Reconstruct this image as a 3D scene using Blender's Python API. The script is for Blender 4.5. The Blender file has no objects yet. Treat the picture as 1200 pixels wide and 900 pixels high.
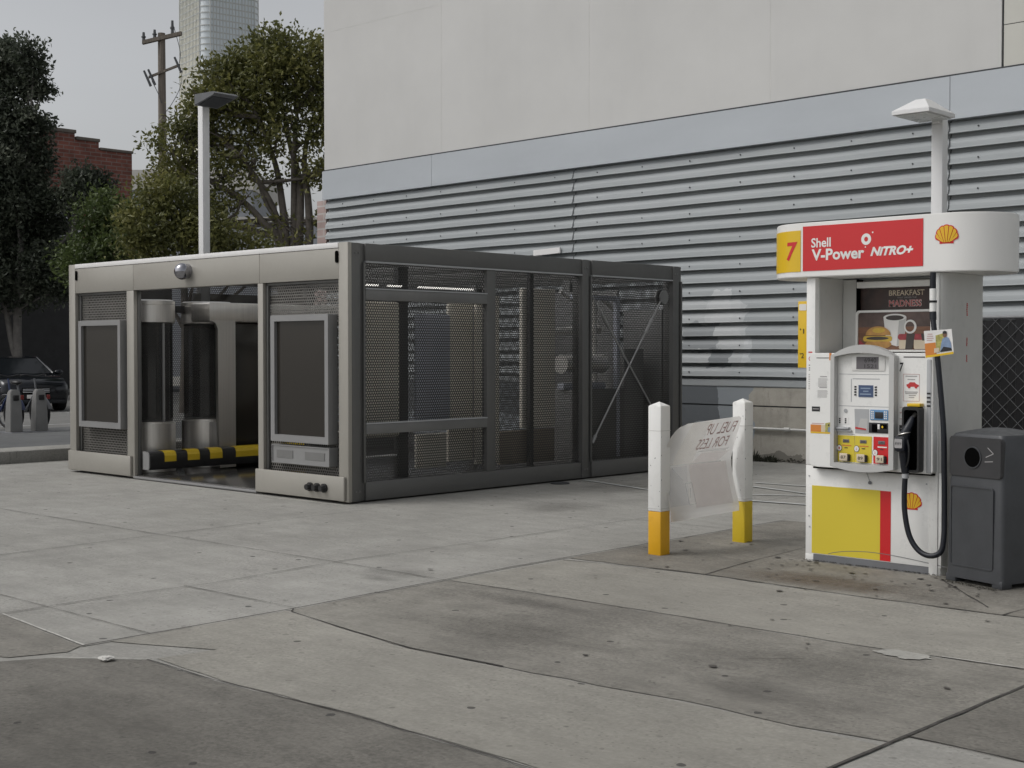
import bpy, bmesh, math, random
from mathutils import Vector, Matrix, noise as mnoise

random.seed(7)
S = bpy.context.scene
C = S.collection
R = math.radians

# ------------------------------------------------------------------ camera
# World axes: X runs along the long metal wall (to the right), Y runs towards that wall.
cam_d = bpy.data.cameras.new('camera')
cam_d.lens = 48.0
cam_d.sensor_width = 36.0
cam_d.clip_end = 4000
cam = bpy.data.objects.new('camera', cam_d)
C.objects.link(cam)
cam.location = (0, 0, 1.534)
cam.rotation_euler = (R(90 - 1.432), 0, R(43.257))
S.camera = cam

# ------------------------------------------------------------------ light
SUN = Vector((-0.42, -0.62, 0.95)).normalized()
w = bpy.data.worlds.new('World')
S.world = w
w.use_nodes = True
nt = w.node_tree
nt.nodes.clear()
wo = nt.nodes.new('ShaderNodeOutputWorld')
bg = nt.nodes.new('ShaderNodeBackground')
sk = nt.nodes.new('ShaderNodeTexSky')
sk.sky_type = 'NISHITA'
sk.sun_disc = False
sk.sun_elevation = math.asin(SUN.z)
sk.sun_rotation = math.atan2(SUN.x, SUN.y)
sk.air_density = 1.0
sk.dust_density = 4.0
hs = nt.nodes.new('ShaderNodeHueSaturation')          # overcast: nearly grey
hs.inputs['Saturation'].default_value = 0.16
tc = nt.nodes.new('ShaderNodeTexCoord')
mp = nt.nodes.new('ShaderNodeMapping')
mp.inputs['Scale'].default_value = (1, 1, 3)
nz = nt.nodes.new('ShaderNodeTexNoise')
nz.inputs['Scale'].default_value = 1.6
nz.inputs['Detail'].default_value = 5
cr = nt.nodes.new('ShaderNodeMapRange')
cr.inputs['From Min'].default_value = 0.3
cr.inputs['From Max'].default_value = 0.7
cr.inputs['To Min'].default_value = 0.94
cr.inputs['To Max'].default_value = 1.08
mx = nt.nodes.new('ShaderNodeMix')
mx.data_type = 'RGBA'
mx.blend_type = 'MULTIPLY'
mx.inputs[0].default_value = 1.0
L = nt.links.new
L(sk.outputs[0], hs.inputs['Color'])
L(tc.outputs['Generated'], mp.inputs[0])
L(mp.outputs[0], nz.inputs['Vector'])
L(nz.outputs['Fac'], cr.inputs[0])
L(hs.outputs[0], mx.inputs[6])
L(cr.outputs[0], mx.inputs[7])
sz = nt.nodes.new('ShaderNodeSeparateXYZ')
L(tc.outputs['Generated'], sz.inputs[0])
gr = nt.nodes.new('ShaderNodeMapRange')
gr.inputs['From Min'].default_value = 0.05
gr.inputs['From Max'].default_value = 0.30
gr.inputs['To Min'].default_value = 1.16
gr.inputs['To Max'].default_value = 0.94
L(sz.outputs['Z'], gr.inputs[0])
mg = nt.nodes.new('ShaderNodeMix')
mg.data_type = 'RGBA'
mg.blend_type = 'MULTIPLY'
mg.inputs[0].default_value = 1.0
L(mx.outputs[2], mg.inputs[6])
L(gr.outputs[0], mg.inputs[7])
L(mg.outputs[2], bg.inputs['Color'])
bg.inputs['Strength'].default_value = 0.128
L(bg.outputs[0], wo.inputs[0])

sd = bpy.data.lights.new('sun', 'SUN')
sd.energy = 0.72
sd.angle = R(24)
sd.color = (1.0, 0.97, 0.93)
so = bpy.data.objects.new('sun', sd)
C.objects.link(so)
so.rotation_euler = SUN.to_track_quat('Z', 'Y').to_euler()
so.location = (0, 0, 40)

S.view_settings.view_transform = 'Standard'
S.view_settings.look = 'None'
S.view_settings.gamma = 1.0
S.view_settings.exposure = 0.0
S.view_settings.use_curve_mapping = False
S.render.engine = 'CYCLES'
S.cycles.use_denoising = True
S.cycles.transparent_max_bounces = 32
S.cycles.max_bounces = 10


# ------------------------------------------------------------------ materials
def nd(nt, t, **kw):
    n = nt.nodes.new('ShaderNode' + t)
    for k, v in kw.items():
        setattr(n, k, v)
    return n


def base_mat(name):
    m = bpy.data.materials.new(name)
    m.use_nodes = True
    b = m.node_tree.nodes['Principled BSDF']
    return m, m.node_tree, b


def ramp(nt, fac, stops):
    r = nd(nt, 'ValToRGB')
    e = r.color_ramp.elements
    while len(e) < len(stops):
        e.new(0.5)
    for el, (p, c) in zip(e, stops):
        el.position = p
        el.color = (*c, 1)
    nt.links.new(fac, r.inputs[0])
    return r.outputs[0]


def noise(nt, scale, detail=4, vec=None, rough=0.55, stretch=None):
    n = nd(nt, 'TexNoise')
    n.inputs['Scale'].default_value = scale
    n.inputs['Detail'].default_value = detail
    n.inputs['Roughness'].default_value = rough
    if vec is None:
        vec = nd(nt, 'NewGeometry').outputs['Position']
    if stretch:
        mp = nd(nt, 'Mapping')
        mp.inputs['Scale'].default_value = stretch
        nt.links.new(vec, mp.inputs[0])
        vec = mp.outputs[0]
    nt.links.new(vec, n.inputs['Vector'])
    return n.outputs['Fac']


def mixc(nt, fac, a, b, mode='MIX'):
    m = nd(nt, 'Mix', data_type='RGBA', blend_type=mode)
    for s, v in ((0, fac), (6, a), (7, b)):
        if hasattr(v, 'is_output'):
            nt.links.new(v, m.inputs[s])
        elif isinstance(v, (int, float)):
            m.inputs[s].default_value = v
        else:
            m.inputs[s].default_value = (*v, 1)
    return m.outputs[2]


def math_(nt, op, a, b=None, c=None):
    m = nd(nt, 'Math', operation=op)
    for i, v in enumerate((a, b, c)):
        if v is None:
            continue
        if hasattr(v, 'is_output'):
            nt.links.new(v, m.inputs[i])
        else:
            m.inputs[i].default_value = v
    return m.outputs[0]


def mrange(nt, v, a, b, c=0.0, d=1.0):
    m = nd(nt, 'MapRange')
    nt.links.new(v, m.inputs[0])
    for i, x in enumerate((a, b, c, d)):
        m.inputs[i + 1].default_value = x
    return m.outputs[0]


def bump(nt, b, h, strength=0.3, dist=0.01):
    n = nd(nt, 'Bump')
    n.inputs['Strength'].default_value = strength
    n.inputs['Distance'].default_value = dist
    nt.links.new(h, n.inputs['Height'])
    nt.links.new(n.outputs[0], b.inputs['Normal'])


def mat(name, col, rough=0.5, metal=0.0, var=0.12, scale=3.0, bmp=0.0, bscale=60, stretch=None, dirt=0.0):
    """Painted / plastic / metal surface with soft wear and grime in its own colour."""
    m, nt, b = base_mat(name)
    n = noise(nt, scale, 6, stretch=stretch)
    lo = tuple(c * (1 - var) for c in col)
    hi = tuple(min(1, c * (1 + var)) for c in col)
    out = ramp(nt, n, [(0.3, lo), (0.7, hi)])
    if dirt:
        d = mrange(nt, noise(nt, 9, 8, rough=0.7), 0.56, 0.78, 0, dirt)
        out = mixc(nt, d, out, tuple(c * 0.45 + 0.01 for c in col))
    nt.links.new(out, b.inputs['Base Color'])
    b.inputs['Metallic'].default_value = metal
    r = mrange(nt, noise(nt, 14, 3), 0.3, 0.7, max(0.03, rough - 0.08), min(1, rough + 0.08))
    nt.links.new(r, b.inputs['Roughness'])
    if bmp:
        bump(nt, b, noise(nt, bscale, 5), bmp, 0.004)
    return m


def emit_mat(name, col, strength):
    m, nt, b = base_mat(name)
    b.inputs['Base Color'].default_value = (0.02, 0.02, 0.02, 1)
    b.inputs['Emission Color'].default_value = (*col, 1)
    b.inputs['Emission Strength'].default_value = strength
    return m


def concrete_mat(name, c1, c2, c3, spots=True, rough=0.85, patchy=0.5, grit=1.0):
    m, nt, b = base_mat(name)
    c1, c2, c3 = [(c[0], c[1] * 0.995, c[2] * 0.965) for c in (c1, c2, c3)]
    big = noise(nt, 0.35, 5, rough=0.6)
    mid = noise(nt, 1.7, 7, rough=0.65, stretch=(1.0, 0.55, 1))
    fine = noise(nt, 42, 6, rough=0.7)
    a = ramp(nt, big, [(0.3, c1), (0.52, c2), (0.72, c3)])
    f2 = mrange(nt, mid, 0.35, 0.72, 0, patchy)
    a = mixc(nt, f2, a, tuple(x * 0.72 for x in c1))
    # old rain and drip stains
    st = mrange(nt, noise(nt, 0.9, 8, rough=0.75), 0.56, 0.72, 0, 0.38)
    a = mixc(nt, st, a, tuple(x * 0.62 for x in c1))
    gr = mrange(nt, fine, 0.3, 0.7, 1 - 0.24 * grit, 1 + 0.22 * grit)
    cover = mrange(nt, noise(nt, 1.1, 5, rough=0.6), 0.35, 0.65, 0.35, 1.0)
    a = mixc(nt, cover, a, mixc(nt, 1.0, a, gr, 'MULTIPLY'))
    # trowel and tyre streaks along X, broad mottling
    g3 = mrange(nt, noise(nt, 4.5, 10, rough=0.78, stretch=(0.55, 1.3, 1)), 0.34, 0.66, 1 - 0.15 * grit, 1 + 0.11 * grit)
    a = mixc(nt, 1.0, a, g3, 'MULTIPLY')
    g4 = mrange(nt, noise(nt, 2.2, 9, rough=0.8, stretch=(1.3, 0.5, 1)), 0.60, 0.70, 0, 0.30)
    a = mixc(nt, g4, a, tuple(x * 0.55 for x in c1))
    # grit: pale and dark specks
    vg = nd(nt, 'TexVoronoi', voronoi_dimensions='2D')
    vg.inputs['Scale'].default_value = 16
    nt.links.new(nd(nt, 'NewGeometry').outputs['Position'], vg.inputs['Vector'])
    pk = math_(nt, 'MULTIPLY', math_(nt, 'LESS_THAN', vg.outputs['Distance'], 0.10), math_(nt, 'GREATER_THAN', noise(nt, 2.5, 3), 0.52))
    a = mixc(nt, math_(nt, 'MULTIPLY', pk, 0.45), a, tuple(x * 0.45 for x in c1))
    if spots:
        v = nd(nt, 'TexVoronoi', voronoi_dimensions='2D')
        v.inputs['Scale'].default_value = 1.15
        p = nd(nt, 'NewGeometry').outputs['Position']
        wv = nd(nt, 'VectorMath', operation='ADD')
        nn = nd(nt, 'TexNoise')
        nn.inputs['Scale'].default_value = 14
        nt.links.new(p, nn.inputs['Vector'])
        sc = nd(nt, 'VectorMath', operation='SCALE')
        sc.inputs['Scale'].default_value = 0.035
        nt.links.new(nn.outputs['Color'], sc.inputs[0])
        nt.links.new(p, wv.inputs[0])
        nt.links.new(sc.outputs[0], wv.inputs[1])
        nt.links.new(wv.outputs[0], v.inputs['Vector'])
        g = math_(nt, 'LESS_THAN', v.outputs['Distance'], 0.021)
        g = math_(nt, 'MULTIPLY', g, 0.8)
        a = mixc(nt, g, a, (0.035, 0.033, 0.032))
        v2 = nd(nt, 'TexVoronoi', voronoi_dimensions='2D')
        v2.inputs['Scale'].default_value = 2.6
        nt.links.new(wv.outputs[0], v2.inputs['Vector'])
        g2 = math_(nt, 'LESS_THAN', v2.outputs['Distance'], 0.035)
        g2 = math_(nt, 'MULTIPLY', g2, 0.35)
        a = mixc(nt, g2, a, (0.06, 0.056, 0.05))
    nt.links.new(a, b.inputs['Base Color'])
    b.inputs['Roughness'].default_value = rough
    hgt = math_(nt, 'ADD', fine, math_(nt, 'MULTIPLY', noise(nt, 7, 4), 1.5))
    bump(nt, b, hgt, 0.35, 0.006)
    return m


def perf_mat(name, ax, pitch, rad, col, rough=0.45, metal=0.6):
    """Perforated sheet: a staggered grid of round holes in the plane (ax, z)."""
    m, nt, b = base_mat(name)
    p = nd(nt, 'NewGeometry').outputs['Position']
    sx = nd(nt, 'SeparateXYZ')
    nt.links.new(p, sx.inputs[0])
    a, z = sx.outputs[ax], sx.outputs['Z']
    ph = pitch * math.sqrt(3)

    def cell(off):
        fx = math_(nt, 'MULTIPLY', math_(nt, 'SUBTRACT', math_(nt, 'FRACT', math_(nt, 'ADD', math_(nt, 'DIVIDE', a, pitch), off + 100)), 0.5), pitch)
        fz = math_(nt, 'MULTIPLY', math_(nt, 'SUBTRACT', math_(nt, 'FRACT', math_(nt, 'ADD', math_(nt, 'DIVIDE', z, ph), off + 100)), 0.5), ph)
        return math_(nt, 'SQRT', math_(nt, 'ADD', math_(nt, 'MULTIPLY', fx, fx), math_(nt, 'MULTIPLY', fz, fz)))
    dmin = math_(nt, 'MINIMUM', cell(0.0), cell(0.5))
    hole = math_(nt, 'LESS_THAN', dmin, rad)
    n = noise(nt, 2.5, 4)
    nt.links.new(ramp(nt, n, [(0.3, tuple(c * 0.85 for c in col)), (0.7, tuple(c * 1.15 for c in col))]), b.inputs['Base Color'])
    b.inputs['Roughness'].default_value = rough
    b.inputs['Metallic'].default_value = metal
    tr = nd(nt, 'BsdfTransparent')
    ms = nd(nt, 'MixShader')
    nt.links.new(hole, ms.inputs[0])
    nt.links.new(b.outputs[0], ms.inputs[1])
    nt.links.new(tr.outputs[0], ms.inputs[2])
    nt.links.new(ms.outputs[0], nt.nodes['Material Output'].inputs['Surface'])
    return m


def clear_mat(name, tint, alpha, rough=0.1):
    m, nt, b = base_mat(name)
    b.inputs['Base Color'].default_value = (*tint, 1)
    b.inputs['Roughness'].default_value = rough
    n = noise(nt, 5, 4)
    nt.links.new(mrange(nt, n, 0.3, 0.7, alpha - 0.06, alpha + 0.06), b.inputs['Alpha'])
    return m


def brick_mat(name, c1, c2, mortar, axis='Y', scale=1.0):
    m, nt, b = base_mat(name)
    p = nd(nt, 'NewGeometry').outputs['Position']
    sx = nd(nt, 'SeparateXYZ')
    nt.links.new(p, sx.inputs[0])
    cb = nd(nt, 'CombineXYZ')
    nt.links.new(sx.outputs[axis], cb.inputs[0])
    nt.links.new(sx.outputs['Z'], cb.inputs[1])
    br = nd(nt, 'TexBrick')
    br.inputs['Color1'].default_value = (*c1, 1)
    br.inputs['Color2'].default_value = (*c2, 1)
    br.inputs['Mortar'].default_value = (*mortar, 1)
    br.inputs['Scale'].default_value = scale
    br.inputs['Brick Width'].default_value = 0.42
    br.inputs['Row Height'].default_value = 0.14
    br.inputs['Mortar Size'].default_value = 0.016
    nt.links.new(cb.outputs[0], br.inputs['Vector'])
    n = mrange(nt, noise(nt, 2.0, 6), 0.3, 0.7, 0.65, 1.25)
    nt.links.new(mixc(nt, 1.0, br.outputs['Color'], n, 'MULTIPLY'), b.inputs['Base Color'])
    b.inputs['Roughness'].default_value = 0.9
    bump(nt, b, br.outputs['Fac'], -0.3, 0.02)
    return m


def leaf_mat(name, c1, c2, c3):
    m, nt, b = base_mat(name)
    at = nd(nt, 'Attribute', attribute_name='tint')
    col = ramp(nt, at.outputs['Fac'], [(0.0, c1), (0.55, c2), (1.0, c3)])
    nt.links.new(col, b.inputs['Base Color'])
    b.inputs['Roughness'].default_value = 0.5
    t = nd(nt, 'BsdfTranslucent')
    nt.links.new(col, t.inputs['Color'])
    ms = nd(nt, 'MixShader')
    ms.inputs[0].default_value = 0.38
    nt.links.new(b.outputs[0], ms.inputs[1])
    nt.links.new(t.outputs[0], ms.inputs[2])
    nt.links.new(ms.outputs[0], nt.nodes['Material Output'].inputs['Surface'])
    return m


def sheet_metal_mat(name):
    """Grey painted ribbed metal wall: dusty streaks and blotches of mismatched touch-up paint."""
    m, nt, b = base_mat(name)
    p = nd(nt, 'NewGeometry').outputs['Position']
    n1 = noise(nt, 0.6, 5, stretch=(0.5, 1, 2.5))
    a = ramp(nt, n1, [(0.3, (0.29, 0.312, 0.321)), (0.7, (0.345, 0.367, 0.376))])
    st = mrange(nt, noise(nt, 3.0, 6, stretch=(0.35, 1, 5)), 0.5, 0.75, 0, 0.3)
    a = mixc(nt, st, a, (0.41, 0.43, 0.44))
    rs = mrange(nt, noise(nt, 5.0, 8, rough=0.75), 0.60, 0.75, 0, 0.3)
    a = mixc(nt, rs, a, (0.20, 0.215, 0.22))
    sx = nd(nt, 'SeparateXYZ')
    wn = nd(nt, 'TexNoise')
    wn.inputs['Scale'].default_value = 3.5
    wn.inputs['Detail'].default_value = 6
    nt.links.new(p, wn.inputs['Vector'])
    off = nd(nt, 'VectorMath', operation='MULTIPLY_ADD')
    off.inputs[1].default_value = (0.5, 0, 0.28)
    nt.links.new(wn.outputs['Color'], off.inputs[0])
    nt.links.new(p, off.inputs[2])
    nt.links.new(off.outputs[0], sx.inputs[0])
    X, Z = sx.outputs['X'], sx.outputs['Z']

    def blotch(x0, x1, z0, z1, k):
        x0, x1, z0, z1 = x0 + 0.25, x1 + 0.25, z0 + 0.14, z1 + 0.14
        f = math_(nt, 'MULTIPLY', math_(nt, 'GREATER_THAN', X, x0), math_(nt, 'LESS_THAN', X, x1))
        g = math_(nt, 'MULTIPLY', math_(nt, 'GREATER_THAN', Z, z0), math_(nt, 'LESS_THAN', Z, z1))
        return math_(nt, 'MULTIPLY', math_(nt, 'MULTIPLY', f, g), k)
    for bb, c in (((-12.2, -10.75, 1.30, 2.25, 0.7), (0.43, 0.445, 0.45)),
                  ((-11.25, -10.9, 1.9, 2.42, 0.8), (0.47, 0.485, 0.49)),
                  ((-11.3, -10.65, 1.62, 2.22, 0.65), (0.46, 0.475, 0.48)),
                  ((-11.75, -11.2, 1.52, 1.92, 0.8), (0.20, 0.215, 0.225)),
                  ((-12.2, -11.0, 1.02, 1.42, 0.5), (0.36, 0.375, 0.385)),
                  ((-11.3, -10.98, 1.30, 1.56, 0.85), (0.15, 0.165, 0.175)),
                  ((-10.75, -10.55, 1.35, 1.7, 0.5), (0.55, 0.57, 0.58))):
        a = mixc(nt, blotch(*bb), a, c)
    nt.links.new(a, b.inputs['Base Color'])
    b.inputs['Roughness'].default_value = 0.62
    bump(nt, b, noise(nt, 4, 4, stretch=(0.4, 1, 2)), 0.14, 0.02)
    return m


def low_wall_mat(name):
    m, nt, b = base_mat(name)
    p = nd(nt, 'NewGeometry').outputs['Position']
    n1 = noise(nt, 1.4, 8, rough=0.7)
    a = ramp(nt, n1, [(0.3, (0.27, 0.255, 0.22)), (0.55, (0.40, 0.38, 0.335)), (0.75, (0.47, 0.45, 0.40))])
    dr = mrange(nt, noise(nt, 3.2, 8, rough=0.75, stretch=(2.0, 1, 0.6)), 0.55, 0.75, 0, 0.7)
    a = mixc(nt, dr, a, (0.15, 0.14, 0.12))
    pit = mrange(nt, noise(nt, 16, 5, rough=0.8), 0.64, 0.72, 0, 0.7)
    a = mixc(nt, pit, a, (0.10, 0.095, 0.085))
    sx = nd(nt, 'SeparateXYZ')
    wn = nd(nt, 'TexNoise')
    wn.inputs['Scale'].default_value = 2.5
    wn.inputs['Detail'].default_value = 5
    nt.links.new(p, wn.inputs['Vector'])
    off = nd(nt, 'VectorMath', operation='MULTIPLY_ADD')
    off.inputs[1].default_value = (0.5, 0, 0.5)
    nt.links.new(wn.outputs['Color'], off.inputs[0])
    nt.links.new(p, off.inputs[2])
    nt.links.new(off.outputs[0], sx.inputs[0])
    X, Z = sx.outputs['X'], sx.outputs['Z']
    a = mixc(nt, math_(nt, 'LESS_THAN', X, -10.55 + 0.25), a, (0.27, 0.295, 0.315))
    dk = math_(nt, 'MULTIPLY', math_(nt, 'LESS_THAN', X, -11.1 + 0.25), math_(nt, 'GREATER_THAN', Z, 0.5 + 0.25))
    a = mixc(nt, math_(nt, 'MULTIPLY', dk, 0.85), a, (0.105, 0.115, 0.125))
    a = mixc(nt, math_(nt, 'MULTIPLY', math_(nt, 'LESS_THAN', Z, 0.12 + 0.25), 0.65), a, (0.10, 0.095, 0.08))
    nt.links.new(a, b.inputs['Base Color'])
    b.inputs['Roughness'].default_value = 0.9
    bump(nt, b, noise(nt, 18, 6, rough=0.7), 0.4, 0.01)
    return m


def stucco_mat(name, c):
    m, nt, b = base_mat(name)
    n1 = noise(nt, 0.5, 6, rough=0.6)
    a = ramp(nt, n1, [(0.3, tuple(x * 0.94 for x in c)), (0.7, tuple(x * 1.05 for x in c))])
    st = mrange(nt, noise(nt, 1.2, 6, stretch=(1.6, 1, 0.14)), 0.55, 0.8, 0, 0.14)
    a = mixc(nt, st, a, tuple(x * 0.72 for x in c))
    nt.links.new(a, b.inputs['Base Color'])
    b.inputs['Roughness'].default_value = 0.88
    bump(nt, b, noise(nt, 60, 4), 0.2, 0.004)
    return m


def plain(name, col, rough, metal=0.0, streak=0.0):
    m, nt, b = base_mat(name)
    if streak:
        n = noise(nt, 5, 5, stretch=(14, 14, 0.25))
        nt.links.new(ramp(nt, n, [(0.3, tuple(c * (1 - streak) for c in col)), (0.7, tuple(min(1, c * (1 + streak)) for c in col))]), b.inputs['Base Color'])
        b.inputs['Anisotropic'].default_value = 0.6
    else:
        n = noise(nt, 0.7, 3)
        nt.links.new(ramp(nt, n, [(0.3, tuple(c * 0.95 for c in col)), (0.7, tuple(min(1, c * 1.05) for c in col))]), b.inputs['Base Color'])
    b.inputs['Roughness'].default_value = rough
    b.inputs['Metallic'].default_value = metal
    return m


def stain_mat(name, col, strength):
    """A soft-edged spill: fades out towards the rim of its sheet."""
    m, nt, b = base_mat(name)
    g = nd(nt, 'TexCoord').outputs['Generated']
    s1 = nd(nt, 'VectorMath', operation='SUBTRACT')
    s1.inputs[1].default_value = (0.5, 0.5, 0.0)
    nt.links.new(g, s1.inputs[0])
    s2 = nd(nt, 'VectorMath', operation='MULTIPLY')
    s2.inputs[1].default_value = (2, 2, 0)
    nt.links.new(s1.outputs[0], s2.inputs[0])
    ln = nd(nt, 'VectorMath', operation='LENGTH')
    nt.links.new(s2.outputs[0], ln.inputs[0])
    r = math_(nt, 'ADD', ln.outputs['Value'], math_(nt, 'MULTIPLY', math_(nt, 'SUBTRACT', noise(nt, 3.5, 7, rough=0.7), 0.5), 1.1))
    f = mrange(nt, r, 0.25, 0.9, strength, 0.0)
    n2 = mrange(nt, noise(nt, 12, 6, rough=0.7), 0.3, 0.7, 0.6, 1.1)
    nt.links.new(math_(nt, 'MULTIPLY', f, n2), b.inputs['Alpha'])
    b.inputs['Base Color'].default_value = (*col, 1)
    b.inputs['Roughness'].default_value = 0.8
    return m


M = {}
M['concrete'] = concrete_mat('light_concrete', (0.27, 0.265, 0.25), (0.335, 0.33, 0.315), (0.38, 0.375, 0.36))
M['slab'] = concrete_mat('clean_concrete', (0.25, 0.241, 0.219), (0.29, 0.280, 0.256), (0.325, 0.314, 0.288), patchy=0.35)
M['dark_slab'] = concrete_mat('weathered_dark_concrete', (0.19, 0.181, 0.165), (0.245, 0.235, 0.214), (0.30, 0.289, 0.265), patchy=0.6, grit=1.5)
M['dark_slab2'] = concrete_mat('coarse_dark_concrete', (0.145, 0.138, 0.125), (0.175, 0.167, 0.152), (0.205, 0.197, 0.18), patchy=0.5, grit=1.6)
M['island'] = concrete_mat('oil_stained_concrete', (0.17, 0.158, 0.138), (0.25, 0.238, 0.215), (0.32, 0.31, 0.285), patchy=0.8, grit=1.4)
M['brown_stain'] = stain_mat('rusty_oil_stain', (0.13, 0.09, 0.055), 0.55)
M['tyre_mark'] = stain_mat('faint_tyre_mark', (0.10, 0.095, 0.088), 0.28)
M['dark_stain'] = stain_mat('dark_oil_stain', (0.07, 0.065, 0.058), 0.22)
M['joint'] = mat('joint_grit', (0.06, 0.056, 0.051), 0.95, var=0.4, scale=20)
M['pale_joint'] = mat('pale_joint_filler', (0.46, 0.45, 0.42), 0.95, var=0.3, scale=20)
M['puddle'] = concrete_mat('pale_cement_patch', (0.36, 0.355, 0.335), (0.40, 0.395, 0.375), (0.44, 0.435, 0.41), spots=False)
M['line'] = mat('worn_white_road_paint', (0.46, 0.47, 0.46), 0.8, var=0.25, scale=9, dirt=0.6)
M['kerb'] = concrete_mat('kerb_concrete', (0.24, 0.235, 0.22), (0.31, 0.305, 0.29), (0.36, 0.355, 0.34), spots=False)
M['asphalt'] = concrete_mat('asphalt', (0.15, 0.15, 0.148), (0.19, 0.19, 0.187), (0.22, 0.22, 0.217), spots=False, patchy=0.25)
M['pavement'] = concrete_mat('dark_pavement', (0.10, 0.105, 0.11), (0.125, 0.13, 0.135), (0.15, 0.155, 0.16), spots=False)
M['ribbed'] = sheet_metal_mat('grey_ribbed_metal')
M['fascia'] = mat('grey_metal_fascia', (0.44, 0.47, 0.50), 0.5, 0.1, var=0.05, scale=0.8, stretch=(0.6, 1, 2))
M['seam'] = mat('dark_seam', (0.05, 0.053, 0.057), 0.8)
M['low_wall'] = low_wall_mat('painted_board_concrete')
M['stucco'] = stucco_mat('pale_stucco', (0.565, 0.563, 0.55))
M['stucco2'] = stucco_mat('cream_panel', (0.56, 0.555, 0.51))
M['stucco_joint'] = mat('stucco_joint', (0.60, 0.595, 0.575), 0.9)
M['drip'] = mat('oil_drip', (0.055, 0.050, 0.044), 0.6, var=0.3, scale=15)
M['pinkbrick'] = brick_mat('pale_pink_brick', (0.42, 0.33, 0.31), (0.36, 0.27, 0.25), (0.45, 0.42, 0.40), 'X')
M['pipe'] = mat('pale_pipe', (0.50, 0.50, 0.48), 0.5, dirt=0.3)
M['beige'] = mat('warm_grey_powder_coat', (0.36, 0.345, 0.31), 0.42, 0.2, var=0.05, scale=1.0, dirt=0.12)
M['frame_grey'] = mat('dark_grey_powder_coat', (0.135, 0.135, 0.131), 0.42, 0.2, var=0.07, scale=1.0, dirt=0.15)
M['frame_lip'] = mat('mid_grey_rail', (0.20, 0.20, 0.197), 0.4, 0.3, var=0.08)
M['roof_white'] = mat('white_roof_trim', (0.78, 0.77, 0.76), 0.4, var=0.03)
M['screen_frame'] = mat('anodised_grey_frame', (0.29, 0.29, 0.29), 0.4, 0.35, var=0.05)
M['screen'] = plain('dark_display_glass', (0.028, 0.025, 0.021), 0.16)
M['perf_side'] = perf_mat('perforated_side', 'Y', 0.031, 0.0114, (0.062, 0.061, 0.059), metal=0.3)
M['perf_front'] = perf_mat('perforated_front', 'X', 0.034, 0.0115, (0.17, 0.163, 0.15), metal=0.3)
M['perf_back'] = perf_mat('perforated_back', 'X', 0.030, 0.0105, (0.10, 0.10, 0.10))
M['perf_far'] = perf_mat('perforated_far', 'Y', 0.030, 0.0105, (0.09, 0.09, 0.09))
M['perf_roof'] = clear_mat('translucent_roof_panel', (0.85, 0.85, 0.85), 0.14, 0.4)
M['steel'] = plain('brushed_steel', (0.74, 0.72, 0.69), 0.36, 1.0, 0.06)
M['dark_glass'] = clear_mat('smoked_glass', (0.06, 0.06, 0.058), 0.66, 0.06)
M['panel_beige'] = mat('inner_beige_panel', (0.74, 0.70, 0.62), 0.5, 0.1, var=0.06)
M['led'] = emit_mat('lit_led_strip', (1.0, 0.96, 0.90), 2.6)
M['bay_fill'] = emit_mat('added_bay_fill', (1.0, 0.97, 0.93), 9.0)  # added fill light for the bay's steel, kept out of view
M['panel_blue'] = mat('inner_blue_grey_panel', (0.42, 0.44, 0.50), 0.5, 0.1, var=0.06)
M['panel_brown'] = mat('inner_brown_panel', (0.26, 0.22, 0.17), 0.5, 0.1, var=0.06)
M['floor_plate'] = plain('dark_floor_plate', (0.16, 0.155, 0.15), 0.20, 0.8)
M['black'] = mat('black_plastic', (0.015, 0.015, 0.016), 0.4, var=0.2)
M['rubber'] = mat('black_rubber', (0.012, 0.013, 0.015), 0.45, var=0.2)
M['yellow'] = mat('yellow_paint', (0.60, 0.42, 0.02), 0.45, var=0.06, dirt=0.15)
M['chrome'] = plain('chrome', (0.36, 0.36, 0.39), 0.15, 1.0)
M['white_sleeve'] = mat('white_sleeve', (0.78, 0.78, 0.76), 0.5, var=0.04, dirt=0.35)
M['sleeve_yellow'] = mat('amber_sleeve', (0.72, 0.38, 0.01), 0.45, var=0.06, dirt=0.3)
M['sleeve_yellow2'] = mat('faded_yellow_sleeve', (0.60, 0.43, 0.02), 0.45, var=0.08, dirt=0.3)
M['pump_white'] = mat('white_pump_enamel', (0.80, 0.80, 0.78), 0.32, var=0.02, dirt=0.2)
M['pump_white2'] = plain('white_sign_acrylic', (0.79, 0.785, 0.765), 0.28)
M['pump_grey'] = mat('light_grey_column', (0.56, 0.56, 0.54), 0.42, 0.1, var=0.05, dirt=0.25)
M['pump_mid'] = mat('mid_grey_plastic', (0.40, 0.41, 0.42), 0.45, var=0.04)
M['bezel'] = mat('silver_grey_bezel', (0.50, 0.50, 0.49), 0.4, 0.1, var=0.04)
M['kick'] = mat('grey_kick_plate', (0.16, 0.165, 0.175), 0.5, var=0.1, dirt=0.4)
M['red'] = plain('red_sign_vinyl', (0.58, 0.022, 0.026), 0.25)
M['sign_yellow'] = plain('yellow_sign_vinyl', (0.72, 0.47, 0.02), 0.3)
M['panel_yellow'] = plain('yellow_cabinet_vinyl', (0.66, 0.53, 0.045), 0.35)
M['emblem_yellow'] = mat('emblem_yellow', (0.78, 0.46, 0.02), 0.35, var=0.03)
M['ink'] = mat('black_ink', (0.02, 0.02, 0.022), 0.6)
M['grey_ink'] = mat('grey_ink', (0.36, 0.35, 0.35), 0.7)
M['red_ink'] = mat('red_ink', (0.50, 0.04, 0.04), 0.6)
M['white_ink'] = mat('white_ink', (0.78, 0.77, 0.75), 0.5)
M['pink_ink'] = mat('faded_pink_ink', (0.55, 0.38, 0.37), 0.8)
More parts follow.
